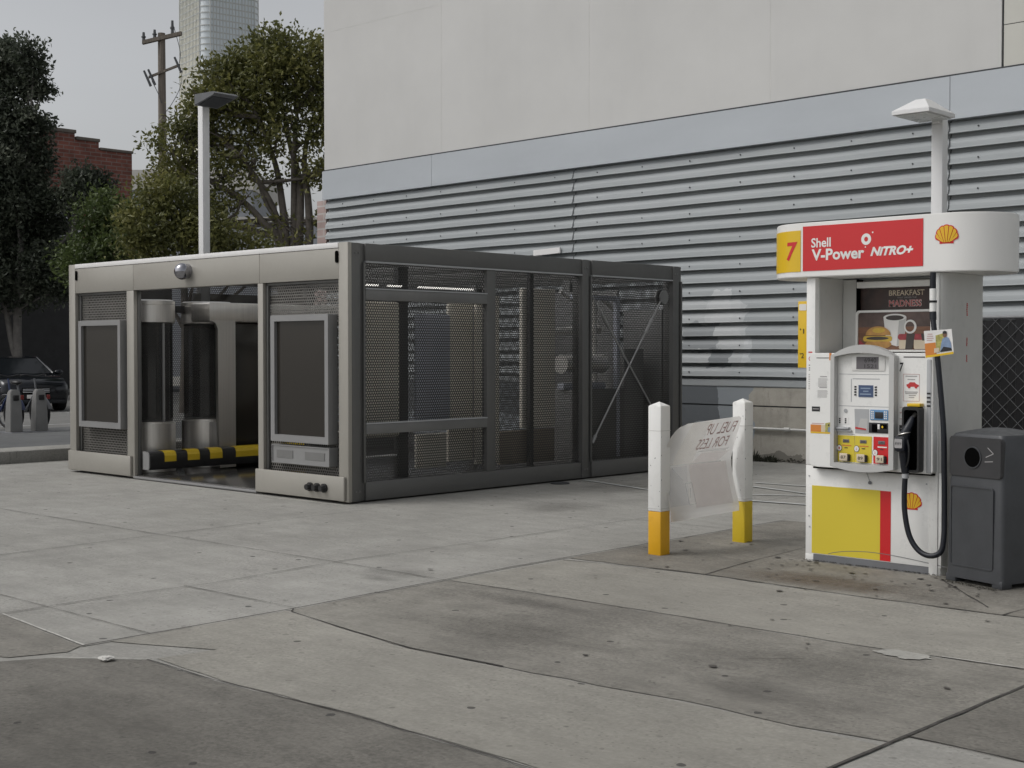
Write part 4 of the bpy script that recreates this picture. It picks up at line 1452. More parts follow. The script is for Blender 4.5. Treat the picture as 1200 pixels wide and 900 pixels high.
# words on the header
sf = lambda s0, z0, out=0.0045: (lambda x, y: signpt(s0 + x, z0 + y, out))
text('7', None, 0.105, 0.135, M['red'], head, bold=0.03, shear=0.12, fn=lambda x, y: signpt(-0.122 + x, 2.182 + y, 0.0045))
text('Shell', None, 0.158, 0.068, M['white_ink'], head, bold=0.02, fn=sf(0.096, 2.268))
text('V-Power', None, 0.418, 0.082, M['white_ink'], head, bold=0.03, fn=sf(0.100, 2.174))
text('NiTRO+', None, 0.322, 0.064, M['white_ink'], head, bold=0.045, shear=0.3, fn=sf(0.565, 2.186))
b = MB()
cs, cz = 0.532, 2.306
prev = None
for k in range(33):
    a = 2 * math.pi * k / 32
    cur = (b.bm.verts.new(signpt(cs + 0.038 * math.cos(a), cz + 0.040 * math.sin(a), 0.0045)), b.bm.verts.new(signpt(cs + 0.015 * math.cos(a), cz + 0.017 * math.sin(a), 0.0045)))
    if prev:
        b.bm.faces.new((prev[0], cur[0], cur[1], prev[1]))
    prev = cur
b.poly([signpt(cs + 0.050 + 0.006 * math.cos(a / 5 * math.pi), cz + 0.045 + 0.006 * math.sin(a / 5 * math.pi), 0.0045) for a in range(10)])
b.poly([signpt(0.527 + 0.005 * math.cos(a / 5 * math.pi), 2.252 + 0.005 * math.sin(a / 5 * math.pi), 0.0045) for a in range(10)])
b.build('ring_mark', M['white_ink'], head, smooth=0)


def emblem(fn, w, parent):
    """Scallop: red outline, seven yellow wedges on it. fn(x, y, layer) maps to the face; w is half the width."""
    def scal(rad, nl, a0, a1, amp):
        pts = []
        N = 84
        for k in range(N + 1):
            s = k / N
            a = a0 + (a1 - a0) * s
            lob = abs(math.sin(math.pi * nl * s)) ** 0.5
            r = rad * (1 - amp + amp * lob)
            pts.append((r * math.cos(a), r * math.sin(a)))
        return pts
    oy = -0.36
    o = scal(1.04, 7, R(-14), R(194), 0.06)
    o = [(x, y * 1.0) for x, y in o]
    outer = o + [(-0.62, -0.40), (-0.62, -0.62), (0.62, -0.62), (0.62, -0.40)]
    b = MB()
    c0 = b.bm.verts.new(fn(0, 0, 0))
    vs = [b.bm.verts.new(fn(x * w, (y + 0.0) * w, 0)) for x, y in outer]
    for i in range(len(vs)):
        b.bm.faces.new((c0, vs[i], vs[(i + 1) % len(vs)]))
    e = b.build('emblem', M['red'], parent, smooth=0)
    b = MB()
    for k in range(7):
        a0_ = -8 + k * 196 / 7 + 2.2
        a1_ = -8 + (k + 1) * 196 / 7 - 2.2
        p = []
        for j in range(9):
            a = R(a0_ + (a1_ - a0_) * j / 8)
            r = 0.90 + 0.05 * math.sin(math.pi * j / 8) ** 0.5
            p.append((r * math.cos(a), r * math.sin(a)))
        am = R((a0_ + a1_) / 2)
        bx = 0.42 * (3 - k) / 3.0
        p += [(bx * 0.98 - 0.045, -0.50 if 0 < k < 6 else -0.42), (bx * 0.98 + 0.045, -0.50 if 0 < k < 6 else -0.42)]
        b.poly([fn(x * w, y * w, 1) for x, y in p])
    b.build('emblem_ribs', M['emblem_yellow'], e, smooth=0)
    return e


emblem(lambda x, y, l: signpt(1.122 + x, 2.292 + y, 0.003 + 0.0015 * l), 0.077, head)

# body
cab = MB().box(-5.24, -4.192, PF, 9.31, 0.055, 0.70, 0.004)
cab = cab.build('lower_cabinet', M['pump_white'], pu)
MB().box(-5.172, -4.28, PF - 0.004, 9.2, 0.0, 0.054).build('kick_plate', M['kick'], cab)
MB().box(-5.24, -5.172, PF - 0.001, 9.3, 0.0, 0.0545, 0.002).build('corner_foot', M['pump_white'], cab)
MB().box(-5.187, -4.645, PF - 0.0022, PF + 0.01, 0.062, 0.553).build('yellow_panel', M['panel_yellow'], cab)
MB().box(-4.6445, -4.564, PF - 0.0022, PF + 0.01, 0.062, 0.551).build('red_stripe', M['red'], cab)
b = MB()
q = [(-5.05 + 0.9 * k / 24, 0.066 + 0.05 * math.sin(math.pi * (k / 24) ** 0.8) * (1 - 0.25 * k / 24)) for k in range(25)]
for A, B in zip(q, q[1:]):
    b.quad((A[0], PF - 0.0032, A[1]), (B[0], PF - 0.0032, B[1]), (B[0], PF - 0.0032, B[1] + 0.004), (A[0], PF - 0.0032, A[1] + 0.004))
b.build('scuff_line', M['kick'], cab, smooth=0)
emblem(lambda x, y, l: Vector((-4.408 + x, PF - 0.0022 - 0.0013 * l, 0.482 + y)), 0.072, cab)
lk = MB().cyl((-4.722, PF - 0.001, 0.602), (-4.722, PF - 0.012, 0.602), 0.012, seg=14).build('lock', M['kick'], cab)
b = MB().tube([(-4.722, PF - 0.006, 0.604), (-4.735, PF - 0.004, 0.635), (-4.75, PF - 0.003, 0.672)], 0.0015, 5)
b.build('seal_wire', M['wire'], lk)
for x, z in ((-5.21, 0.62), (-5.21, 0.33), (-4.30, 0.62), (-4.255, 0.30), (-5.205, 0.25)):
    MB().cyl((x, PF - 0.0005, z), (x, PF - 0.004, z), 0.006, seg=8).build('screw', M['pump_mid'], cab)
# left column, right column
lc = MB().box(-5.24, -5.168, PF - 0.002, 9.31, 0.701, 2.056, 0.004).build('side_column', M['pump_white'], pu)
MB().box(-5.1675, -5.16, PF + 0.05, 9.30, 1.52, 2.055).build('column_inner_shade', M['pump_grey'], lc)  # grey sheet paints the shade on the white column's inner face
b = MB()
arc = [(-4.28, PF), (-4.215, PF), (-4.200, PF + 0.006), (-4.190, PF + 0.02), (-4.184, PF + 0.06), (-4.182, PF + 0.17), (-4.182, PF + 0.175), (-4.186, PF + 0.18), (-4.186, 9.29), (-4.20, 9.31), (-4.28, 9.31)]
b.prism(arc, 0.0, 2.056, 'Z')
rc = b.build('side_column', M['pump_grey'], pu, smooth=30)
MB().box(-4.279, -4.217, PF - 0.006, PF - 0.001, 0.0, 2.055, 0.001).build('column_trim', M['pump_white'], rc)
text('MOBILE', Matrix(((0, 0, 1, -4.1855), (0, -1, 0, 9.02), (1, 0, 0, 1.5), (0, 0, 0, 1))), 0.001, 0.001, M['red_ink'], rc) if False else None
b = MB()
rnd = random.Random(2)
for z0, z1 in ((1.45, 1.50), (1.77, 1.86), (1.56, 1.62)):
    for i in range(7):
        z = z0 + (z1 - z0) * i / 7
        b.box(-4.1852, -4.1842, 9.03 + rnd.uniform(0, .006), 9.045 + rnd.uniform(0, .006), z, z + (z1 - z0) / 9)
b.build('small_print', M['red_ink'], rc, smooth=0)
# middle bay with the poster
MB().box(-5.16, -4.28, 9.13, 9.28, 0.70, 2.05).build('bay_back', M['pump_grey'], pu)
MB().box(-5.03, -4.285, 9.03, 9.129, 1.985, 2.03, 0.004).build('bay_rail', M['pump_white'], pu)
MB().box(-5.15, -4.285, PF + 0.02, 9.128, 1.48, 1.512).build('bay_sill', M['pump_white'], pu)
MB().box(-5.155, -5.045, 9.06, 9.129, 1.515, 2.05).build('bay_lining', M['pump_grey'], pu)
MB().box(-5.042, -5.030, 9.05, 9.129, 1.515, 2.05).build('bay_slit', M['hollow_black'], pu)
PY = 9.09
pos = MB().box(-5.028, -4.40, PY, 9.127, 1.825, 1.983).build('poster', M['poster_dark'], pu)
text('BREAKFAST', front(-4.80, PY - 0.002, 1.925), 0.275, 0.040, M['cream'], pos, bold=0.012)
text('THAT DRIVES THE', front(-4.735, PY - 0.002, 1.905), 0.15, 0.011, M['grey_ink'], pos)
text('MADNESS', front(-4.80, PY - 0.002, 1.845), 0.255, 0.05, M['white_ink'], pos, bold=0.035)
text('MADNESS', front(-4.797, PY - 0.0035, 1.847), 0.249, 0.046, M['red_ink'], pos, bold=0.0)
PY2 = 9.055
pic = MB().ring(rrect(-5.045, -4.40, 1.52, 1.822, 0.03), rrect(-5.028, -4.415, 1.535, 1.806, 0.02), PY2 - 0.008, PY2 + 0.03).build('picture_frame', M['pump_white'], pu, smooth=0)
MB().box(-5.036, -4.408, PY2 + 0.002, PY2 + 0.026, 1.528, 1.70).build('picture', M['poster_wood'], pic)
MB().box(-5.036, -4.408, PY2 + 0.002, PY2 + 0.026, 1.7005, 1.815).build('picture', M['poster_wood2'], pic)


def flat(pts, y, material, name, parent):
    b = MB()
    b.prism(pts, y, y + 0.0012, 'Y')
    return b.build(name, material, parent, smooth=0)


y_ = PY2
# mug
flat([(-4.80, 1.58), (-4.72, 1.56), (-4.665, 1.575), (-4.645, 1.77), (-4.825, 1.77)], y_, M['white_ink'], 'mug_print', pic)
flat([(-4.72, 1.563), (-4.668, 1.578), (-4.648, 1.765), (-4.70, 1.765)], y_ - 0.0008, M['bezel'], 'mug_print', pic)
flat(ell(-4.735, 1.768, 0.09, 0.026), y_ - 0.0015, M['white_ink'], 'mug_print', pic)
flat([(-5.02, 1.54), (-4.93, 1.54), (-5.02, 1.61)], y_ - 0.001, M['berry'], 'napkin_print', pic)
flat(ell(-4.86, 1.675, 0.05, 0.018, 16), y_ - 0.006, M['cheese'], 'bun_print', pic)
flat(ell(-4.735, 1.765, 0.07, 0.018), y_ - 0.003, M['choc'], 'coffee_print', pic)
MB().ring(ell(-4.615, 1.70, 0.048, 0.05), ell(-4.618, 1.70, 0.034, 0.036), y_ - 0.001, y_).build('mug_handle_print', M['white_ink'], pic, smooth=0)
# breakfast bun
flat(ell(-4.865, 1.575, 0.105, 0.035), y_ - 0.0015, M['bun'], 'bun_print', pic)
flat(rrect(-4.985, -4.755, 1.595, 1.635, 0.018), y_ - 0.003, M['cheese'], 'egg_print', pic)
flat(ell(-4.87, 1.618, 0.09, 0.012), y_ - 0.004, M['choc'], 'filling_print', pic)
flat([(-4.965, 1.64)] + [(-4.865 + 0.1 * math.cos(a), 1.64 + 0.065 * math.sin(a)) for a in [math.pi - k * math.pi / 16 for k in range(17)]], y_ - 0.0045, M['bun'], 'bun_print', pic)
# cakes
for (x0, x1) in ((-4.70, -4.60), (-4.585, -4.46)):
    flat(rrect(x0, x1, 1.54, 1.62, 0.012), y_ - 0.0045, M['cream'], 'cake_print', pic)
    flat(rrect(x0 - 0.008, x1 + 0.008, 1.605, 1.648, 0.02), y_ - 0.006, M['berry'], 'berry_print', pic)
flat([(-4.65, 1.54), (-4.595, 1.54), (-4.575, 1.65), (-4.64, 1.65)], y_ - 0.0065, M['choc'], 'chocolate_print', pic)
flat([(-4.52, 1.60), (-4.47, 1.60), (-4.46, 1.65), (-4.53, 1.65)], y_ - 0.0065, M['choc'], 'chocolate_print', pic)

# service door with the payment panel
DF = 8.62
dpts = [(-5.17, 0.72), (-5.15, 0.70), (-5.10, 0.695), (-4.24, 0.695), (-4.225, 0.71), (-4.225, 1.512), (-5.17, 1.512)]
door = MB().prism(dpts, DF, PF - 0.003, 'Y', 0.004).build('service_door', M['pump_white'], pu, smooth=30)
MB().box(-5.15, -4.235, DF + 0.02, PF - 0.003, 0.683, 0.6945).build('door_shadow_gap', M['hollow_black'], door)


def arch(x0, x1, z0, z1, rise, sag, n=16):
    pts = []
    for k in range(n + 1):
        s = k / n
        pts.append((x0 + (x1 - x0) * s, z1 + rise * (1 - (2 * s - 1) ** 2)))
    for k in range(n + 1):
        s = k / n
        pts.append((x1 + (x0 - x1) * s, z0 - sag * (1 - (2 * s - 1) ** 2)))
    return pts


bz = MB().ring(arch(-4.965, -4.478, 0.715, 1.492, 0.078, 0.03), arch(-4.935, -4.515, 0.742, 1.486, 0.028, 0.004), DF - 0.065, DF + 0.004).build('bezel', M['bezel'], door, smooth=30)
IF = DF - 0.012
ins = MB().prism(arch(-4.934, -4.516, 0.743, 1.485, 0.027, 0.003), IF, DF + 0.002, 'Y').build('payment_panel', M['pump_white'], door, smooth=30)
# the panel carries displays, readers and buttons
MB().box(-4.825, -4.57, IF - 0.006, IF, 1.388, 1.498, 0.003).build('display_surround', M['pump_white2'], door)
lcd = MB().box(-4.787, -4.618, IF - 0.009, IF - 0.005, 1.400, 1.486).build('price_display', M['lcd_grey'], door)
text('6940', front(-4.724, IF - 0.010, 1.446), 0.09, 0.032, M['ink'], lcd, name='digits')
text('1521', front(-4.724, IF - 0.010, 1.408), 0.09, 0.026, M['ink'], lcd, name='digits')
b = MB()
for z in (1.362,):
    b.box(-4.925, -4.52, IF - 0.001, IF + 0.001, z, z + 0.004)
b.box(-4.925, -4.52, IF - 0.001, IF + 0.001, 1.138, 1.142)
b.box(-4.82, -4.61, IF - 0.001, IF + 0.001, 1.329, 1.335)
b.box(-4.832, -4.826, IF - 0.001, IF + 0.001, 1.17, 1.332)
b.box(-4.925, -4.80, IF - 0.001, IF + 0.001, 0.938, 0.942)
b.build('panel_seam', M['pump_mid'], door, smooth=0)
lcdb = MB().box(-4.772, -4.66, IF - 0.004, IF, 1.206, 1.288).build('message_display', M['lcd_blue'], door)
for i, (x0, ww) in enumerate(((-4.755, 0.075), (-4.735, 0.04), (-4.76, 0.085))):
    MB().box(x0, x0 + ww, IF - 0.0052, IF - 0.003, 1.262 - i * 0.02, 1.270 - i * 0.02).build('display_text', M['lcd_text'], lcdb)
for x in (-4.797, -4.640):
    for i in range(4):
        MB().box(x - 0.008, x + 0.008, IF - 0.004, IF, 1.215 + i * 0.0185, 1.226 + i * 0.0185, 0.001).build('soft_key', M['ink'], door)
# intercom vent, cash slot, receipt niche
MB().cyl((-4.872, IF, 1.106), (-4.872, IF - 0.004, 1.106), 0.014, seg=16).build('speaker_vent', M['pump_mid'], door)
b = MB().box(-4.935, -4.835, IF - 0.03, IF, 0.975, 0.992, 0.004)
b.box(-4.94, -4.82, IF - 0.02, IF, 0.958, 0.974, 0.004)
b.build('receipt_slot', M['pump_mid'], door)
flat(rrect(-4.925, -4.85, 1.01, 1.06, 0.004), IF - 0.0015, M['white_ink'], 'sticker', door)
b = MB()
for x in (-4.918, -4.872):
    for z in (1.017, 1.030, 1.043):
        b.box(x - 0.006, x + 0.006, IF - 0.0028, IF - 0.001, z, z + 0.010)
b.build('sticker_print', M['ink'], door, smooth=0)
MB().prism([(-4.803, 1.121), (-4.690, 1.121), (-4.690, 0.951), (-4.796, 0.951)], IF - 0.0015, IF + 0.001, 'Y').build('receipt_niche', M['pump_mid'], door)
MB().prism([(-4.755, 1.055), (-4.700, 1.055), (-4.700, 0.975), (-4.78, 0.975)], IF - 0.003, IF, 'Y').build('receipt_flap', M['bezel'], door)
flat([(-4.795, 0.982), (-4.71, 0.975), (-4.71, 0.985), (-4.795, 0.996)], IF - 0.005, M['red_ink'], 'sticker_print', door)
kp = MB().box(-4.680, -4.545, IF - 0.006, IF, 1.048, 1.120, 0.002).build('keypad', M['pad_blue'], door)
MB().box(-4.642, -4.580, IF - 0.010, IF - 0.005, 1.060, 1.104, 0.002).build('keypad_keys', M['ink'], kp)
b = MB()
for i in range(4):
    for x in (-4.668, -4.656, -4.570, -4.557):
        b.box(x - 0.004, x + 0.004, IF - 0.0075, IF - 0.005, 1.056 + i * 0.015, 1.066 + i * 0.015)
b.build('keypad_labels', M['white_ink'], kp, smooth=0)
cr_ = MB().box(-4.690, -4.545, IF - 0.006, IF, 0.958, 1.030, 0.002).build('card_reader', M['ink'], door)
MB().box(-4.665, -4.625, IF - 0.009, IF - 0.005, 0.965, 1.02, 0.001).build('card_slot', M['hollow_black'], cr_)
MB().box(-4.622, -4.606, IF - 0.008, IF - 0.005, 0.985, 1.02, 0.001).build('card_label', M['white_ink'], cr_)
MB().box(-4.600, -4.552, IF - 0.008, IF - 0.005, 0.990, 1.022, 0.001).build('card_label', M['hollow_black'], cr_)
flat([(-4.594, 1.002), (-4.585, 1.012), (-4.576, 1.002), (-4.585, 0.992)], IF - 0.0095, M['sign_yellow'], 'card_mark', cr_)
# fuel grades
for i, (x0, x1, m_, num) in enumerate(((-4.932, -4.800, M['panel_yellow'], '87'), (-4.797, -4.668, M['panel_yellow'], '89'), (-4.655, -4.530, M['red'], '91'))):
    g = MB().box(x0, x1, IF - 0.003, IF, 0.746, 0.932).build('grade_panel', m_, door)
    xc = (x0 + x1) / 2
    MB().box(xc - 0.025, xc + 0.025, IF - 0.006, IF - 0.002, 0.882, 0.905, 0.001).build('price_window', M['lcd_grey'], g)
    text('349', front(xc - 0.016, IF - 0.0068, 0.887), 0.030, 0.014, M['ink'], g, name='digits')
    flat([(xc - 0.03, 0.858), (xc + 0.04, 0.858), (xc + 0.04, 0.866), (xc - 0.03, 0.866)], IF - 0.0045, M['white_ink'] if i == 2 else M['orange'], 'grade_print', g)
    flat([(xc - 0.012, 0.842), (xc + 0.014, 0.842), (xc + 0.014, 0.848), (xc - 0.012, 0.848)], IF - 0.0045, M['ink'], 'grade_print', g)
    flat(ell(x0 + 0.014, 0.842 if i < 2 else 0.822, 0.021, 0.023), IF - 0.005, M['ink'], 'number_ring', g)
    flat(ell(x0 + 0.014, 0.842 if i < 2 else 0.822, 0.018, 0.020), IF - 0.0065, M['white_ink'], 'number_disc', g)
    text(str(i + 1), front(x0 + 0.010, IF - 0.0085, 0.834 if i < 2 else 0.814), 0.008, 0.016, M['red_ink'], g, name='digits')
    # push button: pale yellow face on a dark block
    bx = xc + (0.0 if i < 2 else 0.004)
    MB().box(bx - 0.032, bx + 0.036, IF - 0.030, IF - 0.002, 0.752, 0.802, 0.006).build('button_block', M['ink'], g)
    MB().box(bx - 0.034, bx + 0.028, IF - 0.038, IF - 0.0305, 0.755, 0.808, 0.003).build('button_face', M['cream'], g)
    text(num, front(bx - 0.022, IF - 0.0395, 0.770), 0.038, 0.022, M['ink'], g, name='digits')
# small notices on the door
b = MB()
rnd = random.Random(5)
for x0, x1, z0, z1 in ((-5.10, -5.02, 1.27, 1.335), (-5.105, -5.02, 1.195, 1.258)):
    n = int((z1 - z0) / 0.008)
    for i in range(n):
        b.box(x0, x1 - rnd.uniform(0, 0.012), DF - 0.0012, DF + 0.001, z0 + i * 0.008, z0 + i * 0.008 + 0.003)
b.box(-5.085, -5.03, DF - 0.0013, DF + 0.001, 1.340, 1.347)
b.box(-5.09, -5.03, DF - 0.0013, DF + 0.001, 1.262, 1.268)
b.build('small_print', M['grey_ink'], door, smooth=0)
b = MB().box(-5.115, -5.01, DF - 0.0013, DF + 0.001, 1.474, 1.479)
b.build('small_print', M['ink'], door, smooth=0)
flat([(-5.012, 1.46), (-4.995, 1.46), (-4.995, 1.512), (-5.012, 1.512)], DF - 0.0015, M['orange'], 'sticker', door)
nb = flat([(-5.15, 1.093), (-5.085, 1.093), (-5.085, 1.128), (-5.15, 1.128)], DF - 0.0015, M['ink'], 'notice', door)
text('KEEP', front(-5.143, DF - 0.0025, 1.104), 0.05, 0.013, M['grey_ink'], nb) if False else None
MB().box(-5.143, -5.092, DF - 0.0028, DF - 0.001, 1.108, 1.114).build('notice_print', M['grey_ink'], door)
flat([(-5.16, 0.948), (-5.075, 0.948), (-5.075, 0.998), (-5.16, 0.998)], DF - 0.0015, M['orange'], 'sticker', door)
flat([(-5.16, 0.936), (-4.995, 0.936), (-4.995, 0.947), (-5.16, 0.947)], DF - 0.0015, M['sign_yellow'], 'sticker', door)
flat([(-5.074, 0.948), (-5.042, 0.948), (-5.042, 0.998), (-5.074, 0.998)], DF - 0.0015, M['cream'], 'sticker', door)
flat([(-5.041, 0.948), (-4.998, 0.948), (-4.998, 1.02), (-5.041, 1.01)], DF - 0.0015, M['foliage_print'], 'sticker', door)
flat([(-5.02, 0.95), (-5.0, 0.95), (-5.0, 0.985), (-5.015, 0.985)], DF - 0.003, M['denim'], 'sticker_print', door)
flat(ell(-5.012, 0.998, 0.006, 0.008, 10), DF - 0.003, M['ink'], 'sticker_print', door)
flat([(-5.15, 1.004), (-5.05, 1.004), (-5.05, 1.010), (-5.15, 1.010)], DF - 0.0015, M['pink_ink'], 'sticker_print', door)
# right of the payment panel
text('7', front(-4.470, DF - 0.0015, 1.385), 0.030, 0.062, M['ink'], door, bold=0.02, shear=0.15)
MB().box(-4.44, -4.285, DF - 0.0015, DF + 0.001, 1.482, 1.489).build('small_print', M['ink'], door)
nt_ = MB().ring([(-4.442, 1.184), (-4.322, 1.184), (-4.322, 1.37), (-4.442, 1.37)], [(-4.439, 1.187), (-4.325, 1.187), (-4.325, 1.367), (-4.439, 1.367)], DF - 0.0015, DF + 0.001).build('notice_border', M['pink_ink'], door, smooth=0)
b = MB()
for z, a, c in ((1.352, -4.425, -4.34), (1.33, -4.41, -4.355), (1.245, -4.43, -4.335), (1.235, -4.425, -4.34), (1.222, -4.40, -4.35), (1.208, -4.40, -4.36)):
    b.box(a, c, DF - 0.0015, DF + 0.001, z, z + 0.006)
b.build('notice_print', M['grey_ink'], door, smooth=0)
carp = [(-4.415, 1.283), (-4.33, 1.283), (-4.328, 1.297), (-4.345, 1.302), (-4.358, 1.314), (-4.392, 1.314), (-4.404, 1.302), (-4.418, 1.298)]
flat(carp, DF - 0.0016, M['red_ink'], 'notice_picture', door)
for x in (-4.398, -4.348):
    flat(ell(x, 1.282, 0.010, 0.010, 12), DF - 0.0028, M['red_ink'], 'notice_picture', door)
b = MB()
for z0, z1 in ((1.06, 1.10), (1.105, 1.14)):
    b.box(-4.466, -4.416, DF - 0.0015, DF + 0.001, z0, z0 + 0.004)
    b.box(-4.466, -4.416, DF - 0.0015, DF + 0.001, z1, z1 + 0.003)
b.build('notice_print', M['pink_ink'], door, smooth=0)
for z0, z1 in ((0.975, 1.02), (0.93, 0.965)):
    k_ = flat([(-4.468, z0), (-4.420, z0), (-4.420, z1), (-4.468, z1)], DF - 0.0015, M['ink'], 'notice', door)
    MB().box(-4.460, -4.428, DF - 0.003, DF - 0.001, z0 + 0.02, z0 + 0.025).build('notice_print', M['grey_ink'], door)
gs = MB().box(-4.270, -4.236, DF - 0.006, DF + 0.02, 0.70, 1.47, 0.006).build('grey_strip', M['pump_mid'], door)
for z in (1.150, 1.178, 1.206, 1.234):
    MB().box(-4.266, -4.240, DF - 0.0075, DF - 0.004, z, z + 0.012).build('strip_vent', M['ink'], gs)
# stickers on the narrow left column
b = MB().box(-5.222, -5.190, PF - 0.0032, PF, 1.512, 1.522)
b.ring(ell(-5.206, 1.47, 0.013, 0.016), ell(-5.206, 1.47, 0.009, 0.012), PF - 0.0035, PF)
b.build('warning_sticker', M['red_ink'], lc, smooth=0)
b = MB()
for z in (1.40, 1.42, 1.385):
    b.box(-5.218, -5.200, PF - 0.0035, PF, z, z + 0.006)
b.build('warning_print', M['ink'], lc, smooth=0)
b = MB()
for i in range(9):
    b.box(-5.220, -5.196, PF - 0.0035, PF, 1.25 + i * 0.013, 1.255 + i * 0.013)
b.build('small_print', M['grey_ink'], lc, smooth=0)
# yellow board behind the left column
pb = MB().box(-5.675, -5.242, 9.285, 9.305, 1.395, 1.912, 0.002).build('price_board', M['sign_yellow'], pu)
for s_, z in (("'1", 1.66), ("'2", 1.47)):
    text(s_, front(-5.655, 9.282, z), 0.035, 0.04, M['ink'], pb, name='digits')
flat(rrect(-5.665, -5.60, 1.84, 1.89, 0.01), 9.2825, M['white_ink'], 'sticker', pb)

# nozzle in its holster
hol = MB().ring(rrect(-4.412, -4.288, 0.705, 1.150, 0.022), rrect(-4.398, -4.300, 0.722, 1.128, 0.016), DF - 0.075, DF + 0.001)
hol = hol.build('holster', M['black'], pu, smooth=30)
MB().box(-4.40, -4.298, DF - 0.004, DF - 0.001, 0.72, 1.13).build('holster_back', M['hollow_black'], hol)
MB().box(-4.384, -4.29, DF - 0.06, DF - 0.002, 1.1515, 1.172, 0.003).build('yellow_tag', M['sign_yellow'], hol)
nz_ = MB()
nz_.tube([(-4.385, DF - 0.07, 0.70), (-4.388, DF - 0.085, 0.80), (-4.385, DF - 0.10, 0.90), (-4.372, DF - 0.10, 0.97), (-4.352, DF - 0.08, 1.03), (-4.345, DF - 0.05, 1.075)], [0.026, 0.030, 0.038, 0.034, 0.026, 0.020], 14)
nz_.box(-4.435, -4.355, DF - 0.145, DF - 0.085, 0.845, 0.955, 0.018)
nz = nz_.build('nozzle', M['navy'], pu)
MB().torus((0, 0, 0), 0.040, 0.005, 'X', mtx=Matrix.Translation((-4.378, DF - 0.105, 0.968)) @ Matrix.Rotation(R(75), 4, 'Y')).build('nozzle_ring', M['steel'], nz)
flat(rrect(-4.428, -4.372, 0.872, 0.935, 0.008), DF - 0.1475, M['grey_ink'], 'nozzle_label', nz)
text('87 89 91', front(-4.422, DF - 0.1490, 0.895), 0.044, 0.016, M['ink'], nz, name='digits')
MB().tube([(-4.352, DF - 0.11, 0.93), (-4.335, DF - 0.12, 0.86), (-4.345, DF - 0.11, 0.78), (-4.372, DF - 0.09, 0.74)], 0.007, 8).build('lever_guard', M['black'], nz)
MB().tube([(-4.345, DF - 0.05, 1.075), (-4.342, DF - 0.02, 1.10)], 0.013, 10).build('spout', M['steel'], nz)
# hose: down from the header, a loop near the ground, up to the nozzle
hb = MB().tube([(-4.228, 8.62, 1.745), (-4.205, 8.60, 1.62), (-4.178, 8.585, 1.48), (-4.150, 8.58, 1.24), (-4.128, 8.58, 0.99), (-4.122, 8.58, 0.70), (-4.118, 8.58, 0.42), (-4.118, 8.57, 0.27), (-4.135, 8.56, 0.185),
                (-4.205, 8.55, 0.155), (-4.287, 8.55, 0.185), (-4.352, 8.55, 0.275), (-4.386, 8.55, 0.42), (-4.392, 8.55, 0.56), (-4.385, 8.55, 0.71)], 0.0185, 12)
hose = hb.build('hose', M['navy'], pu)
MB().cyl((-4.236, 8.63, 2.056), (-4.236, 8.63, 1.945), 0.020, seg=12).build('hose_coupling', M['navy'], hose)
MB().cyl((-4.232, 8.625, 1.79), (-4.228, 8.62, 1.735), 0.023, seg=12).build('hose_coupling', M['navy'], hose)
fit = MB()
fit.cyl((-4.236, 8.63, 1.945), (-4.234, 8.628, 1.865), 0.023, seg=12)
fit.cyl((-4.234, 8.628, 1.852), (-4.232, 8.625, 1.79), 0.023, seg=12)
fit.build('breakaway_valve', M['pump_white'], hose)
MB().cyl((-4.234, 8.628, 1.866), (-4.234, 8.628, 1.851), 0.026, seg=12).build('clamp', M['black'], hose)
MB().cyl((-4.385, 8.55, 0.715), (-4.386, 8.55, 0.665), 0.0235, seg=12).build('hose_swivel', M['pump_mid'], hose)

# card hung on the hose
tg = thing('hang_card', (-4.15, 8.52, 1.49), 'printed card with an orange block and a man in pale blue, hung on the hose', 'card')
TY = 8.555
base_ = MB().prism([(-4.262, 1.66), (-4.066, 1.672), (-4.050, 1.508), (-4.246, 1.480)], TY, TY + 0.003, 'Y').build('card_sheet', M['white_ink'], tg, smooth=0)
flat([(-4.254, 1.576), (-4.178, 1.584), (-4.170, 1.506), (-4.248, 1.493)], TY - 0.0015, M['orange'], 'card_print', tg)
flat([(-4.246, 1.480), (-4.050, 1.508), (-4.052, 1.522), (-4.248, 1.494)], TY - 0.002, M['sign_yellow'], 'card_print', tg)
flat([(-4.178, 1.63), (-4.120, 1.645), (-4.115, 1.53), (-4.172, 1.52)], TY - 0.0015, M['foliage_print'], 'card_print', tg)
flat([(-4.145, 1.525), (-4.062, 1.530), (-4.068, 1.58), (-4.085, 1.615), (-4.11, 1.622), (-4.13, 1.605), (-4.138, 1.57)], TY - 0.003, M['denim'], 'card_figure', tg)
flat([(-4.145, 1.520), (-4.060, 1.530), (-4.068, 1.548), (-4.12, 1.555)], TY - 0.004, M['ink'], 'card_figure', tg)
flat(ell(-4.112, 1.634, 0.014, 0.018, 14), TY - 0.0042, M['skin'], 'card_figure', tg)
flat([(-4.127, 1.642), (-4.097, 1.642), (-4.099, 1.656), (-4.112, 1.661), (-4.125, 1.656)], TY - 0.0055, M['ink'], 'card_figure', tg)
flat([(-4.185, 1.513), (-4.150, 1.518), (-4.152, 1.548), (-4.186, 1.544)], TY - 0.0045, M['cream'], 'card_print', tg)
b = MB()
for z, a, c in ((1.636, -4.235, -4.20), (1.622, -4.238, -4.195), (1.608, -4.24, -4.192), (1.594, -4.24, -4.20)):
    b.box(a, c, TY - 0.0012, TY, z, z + 0.006)
b.build('card_print', M['pink_ink'], tg, smooth=0)

# ------------------------------------------------------------------ bin
bn = thing('litter_bin', (-3.85, 8.75, 0), 'charcoal plastic litter bin with a round hole, standing beside the fuel pump', 'litter bin')
BM = Matrix.Translation((-4.108, 8.571, 0)) @ Matrix.Rotation(math.atan2(-0.138, 0.44), 4, 'Z')
BWd, BD = 0.475, 0.46


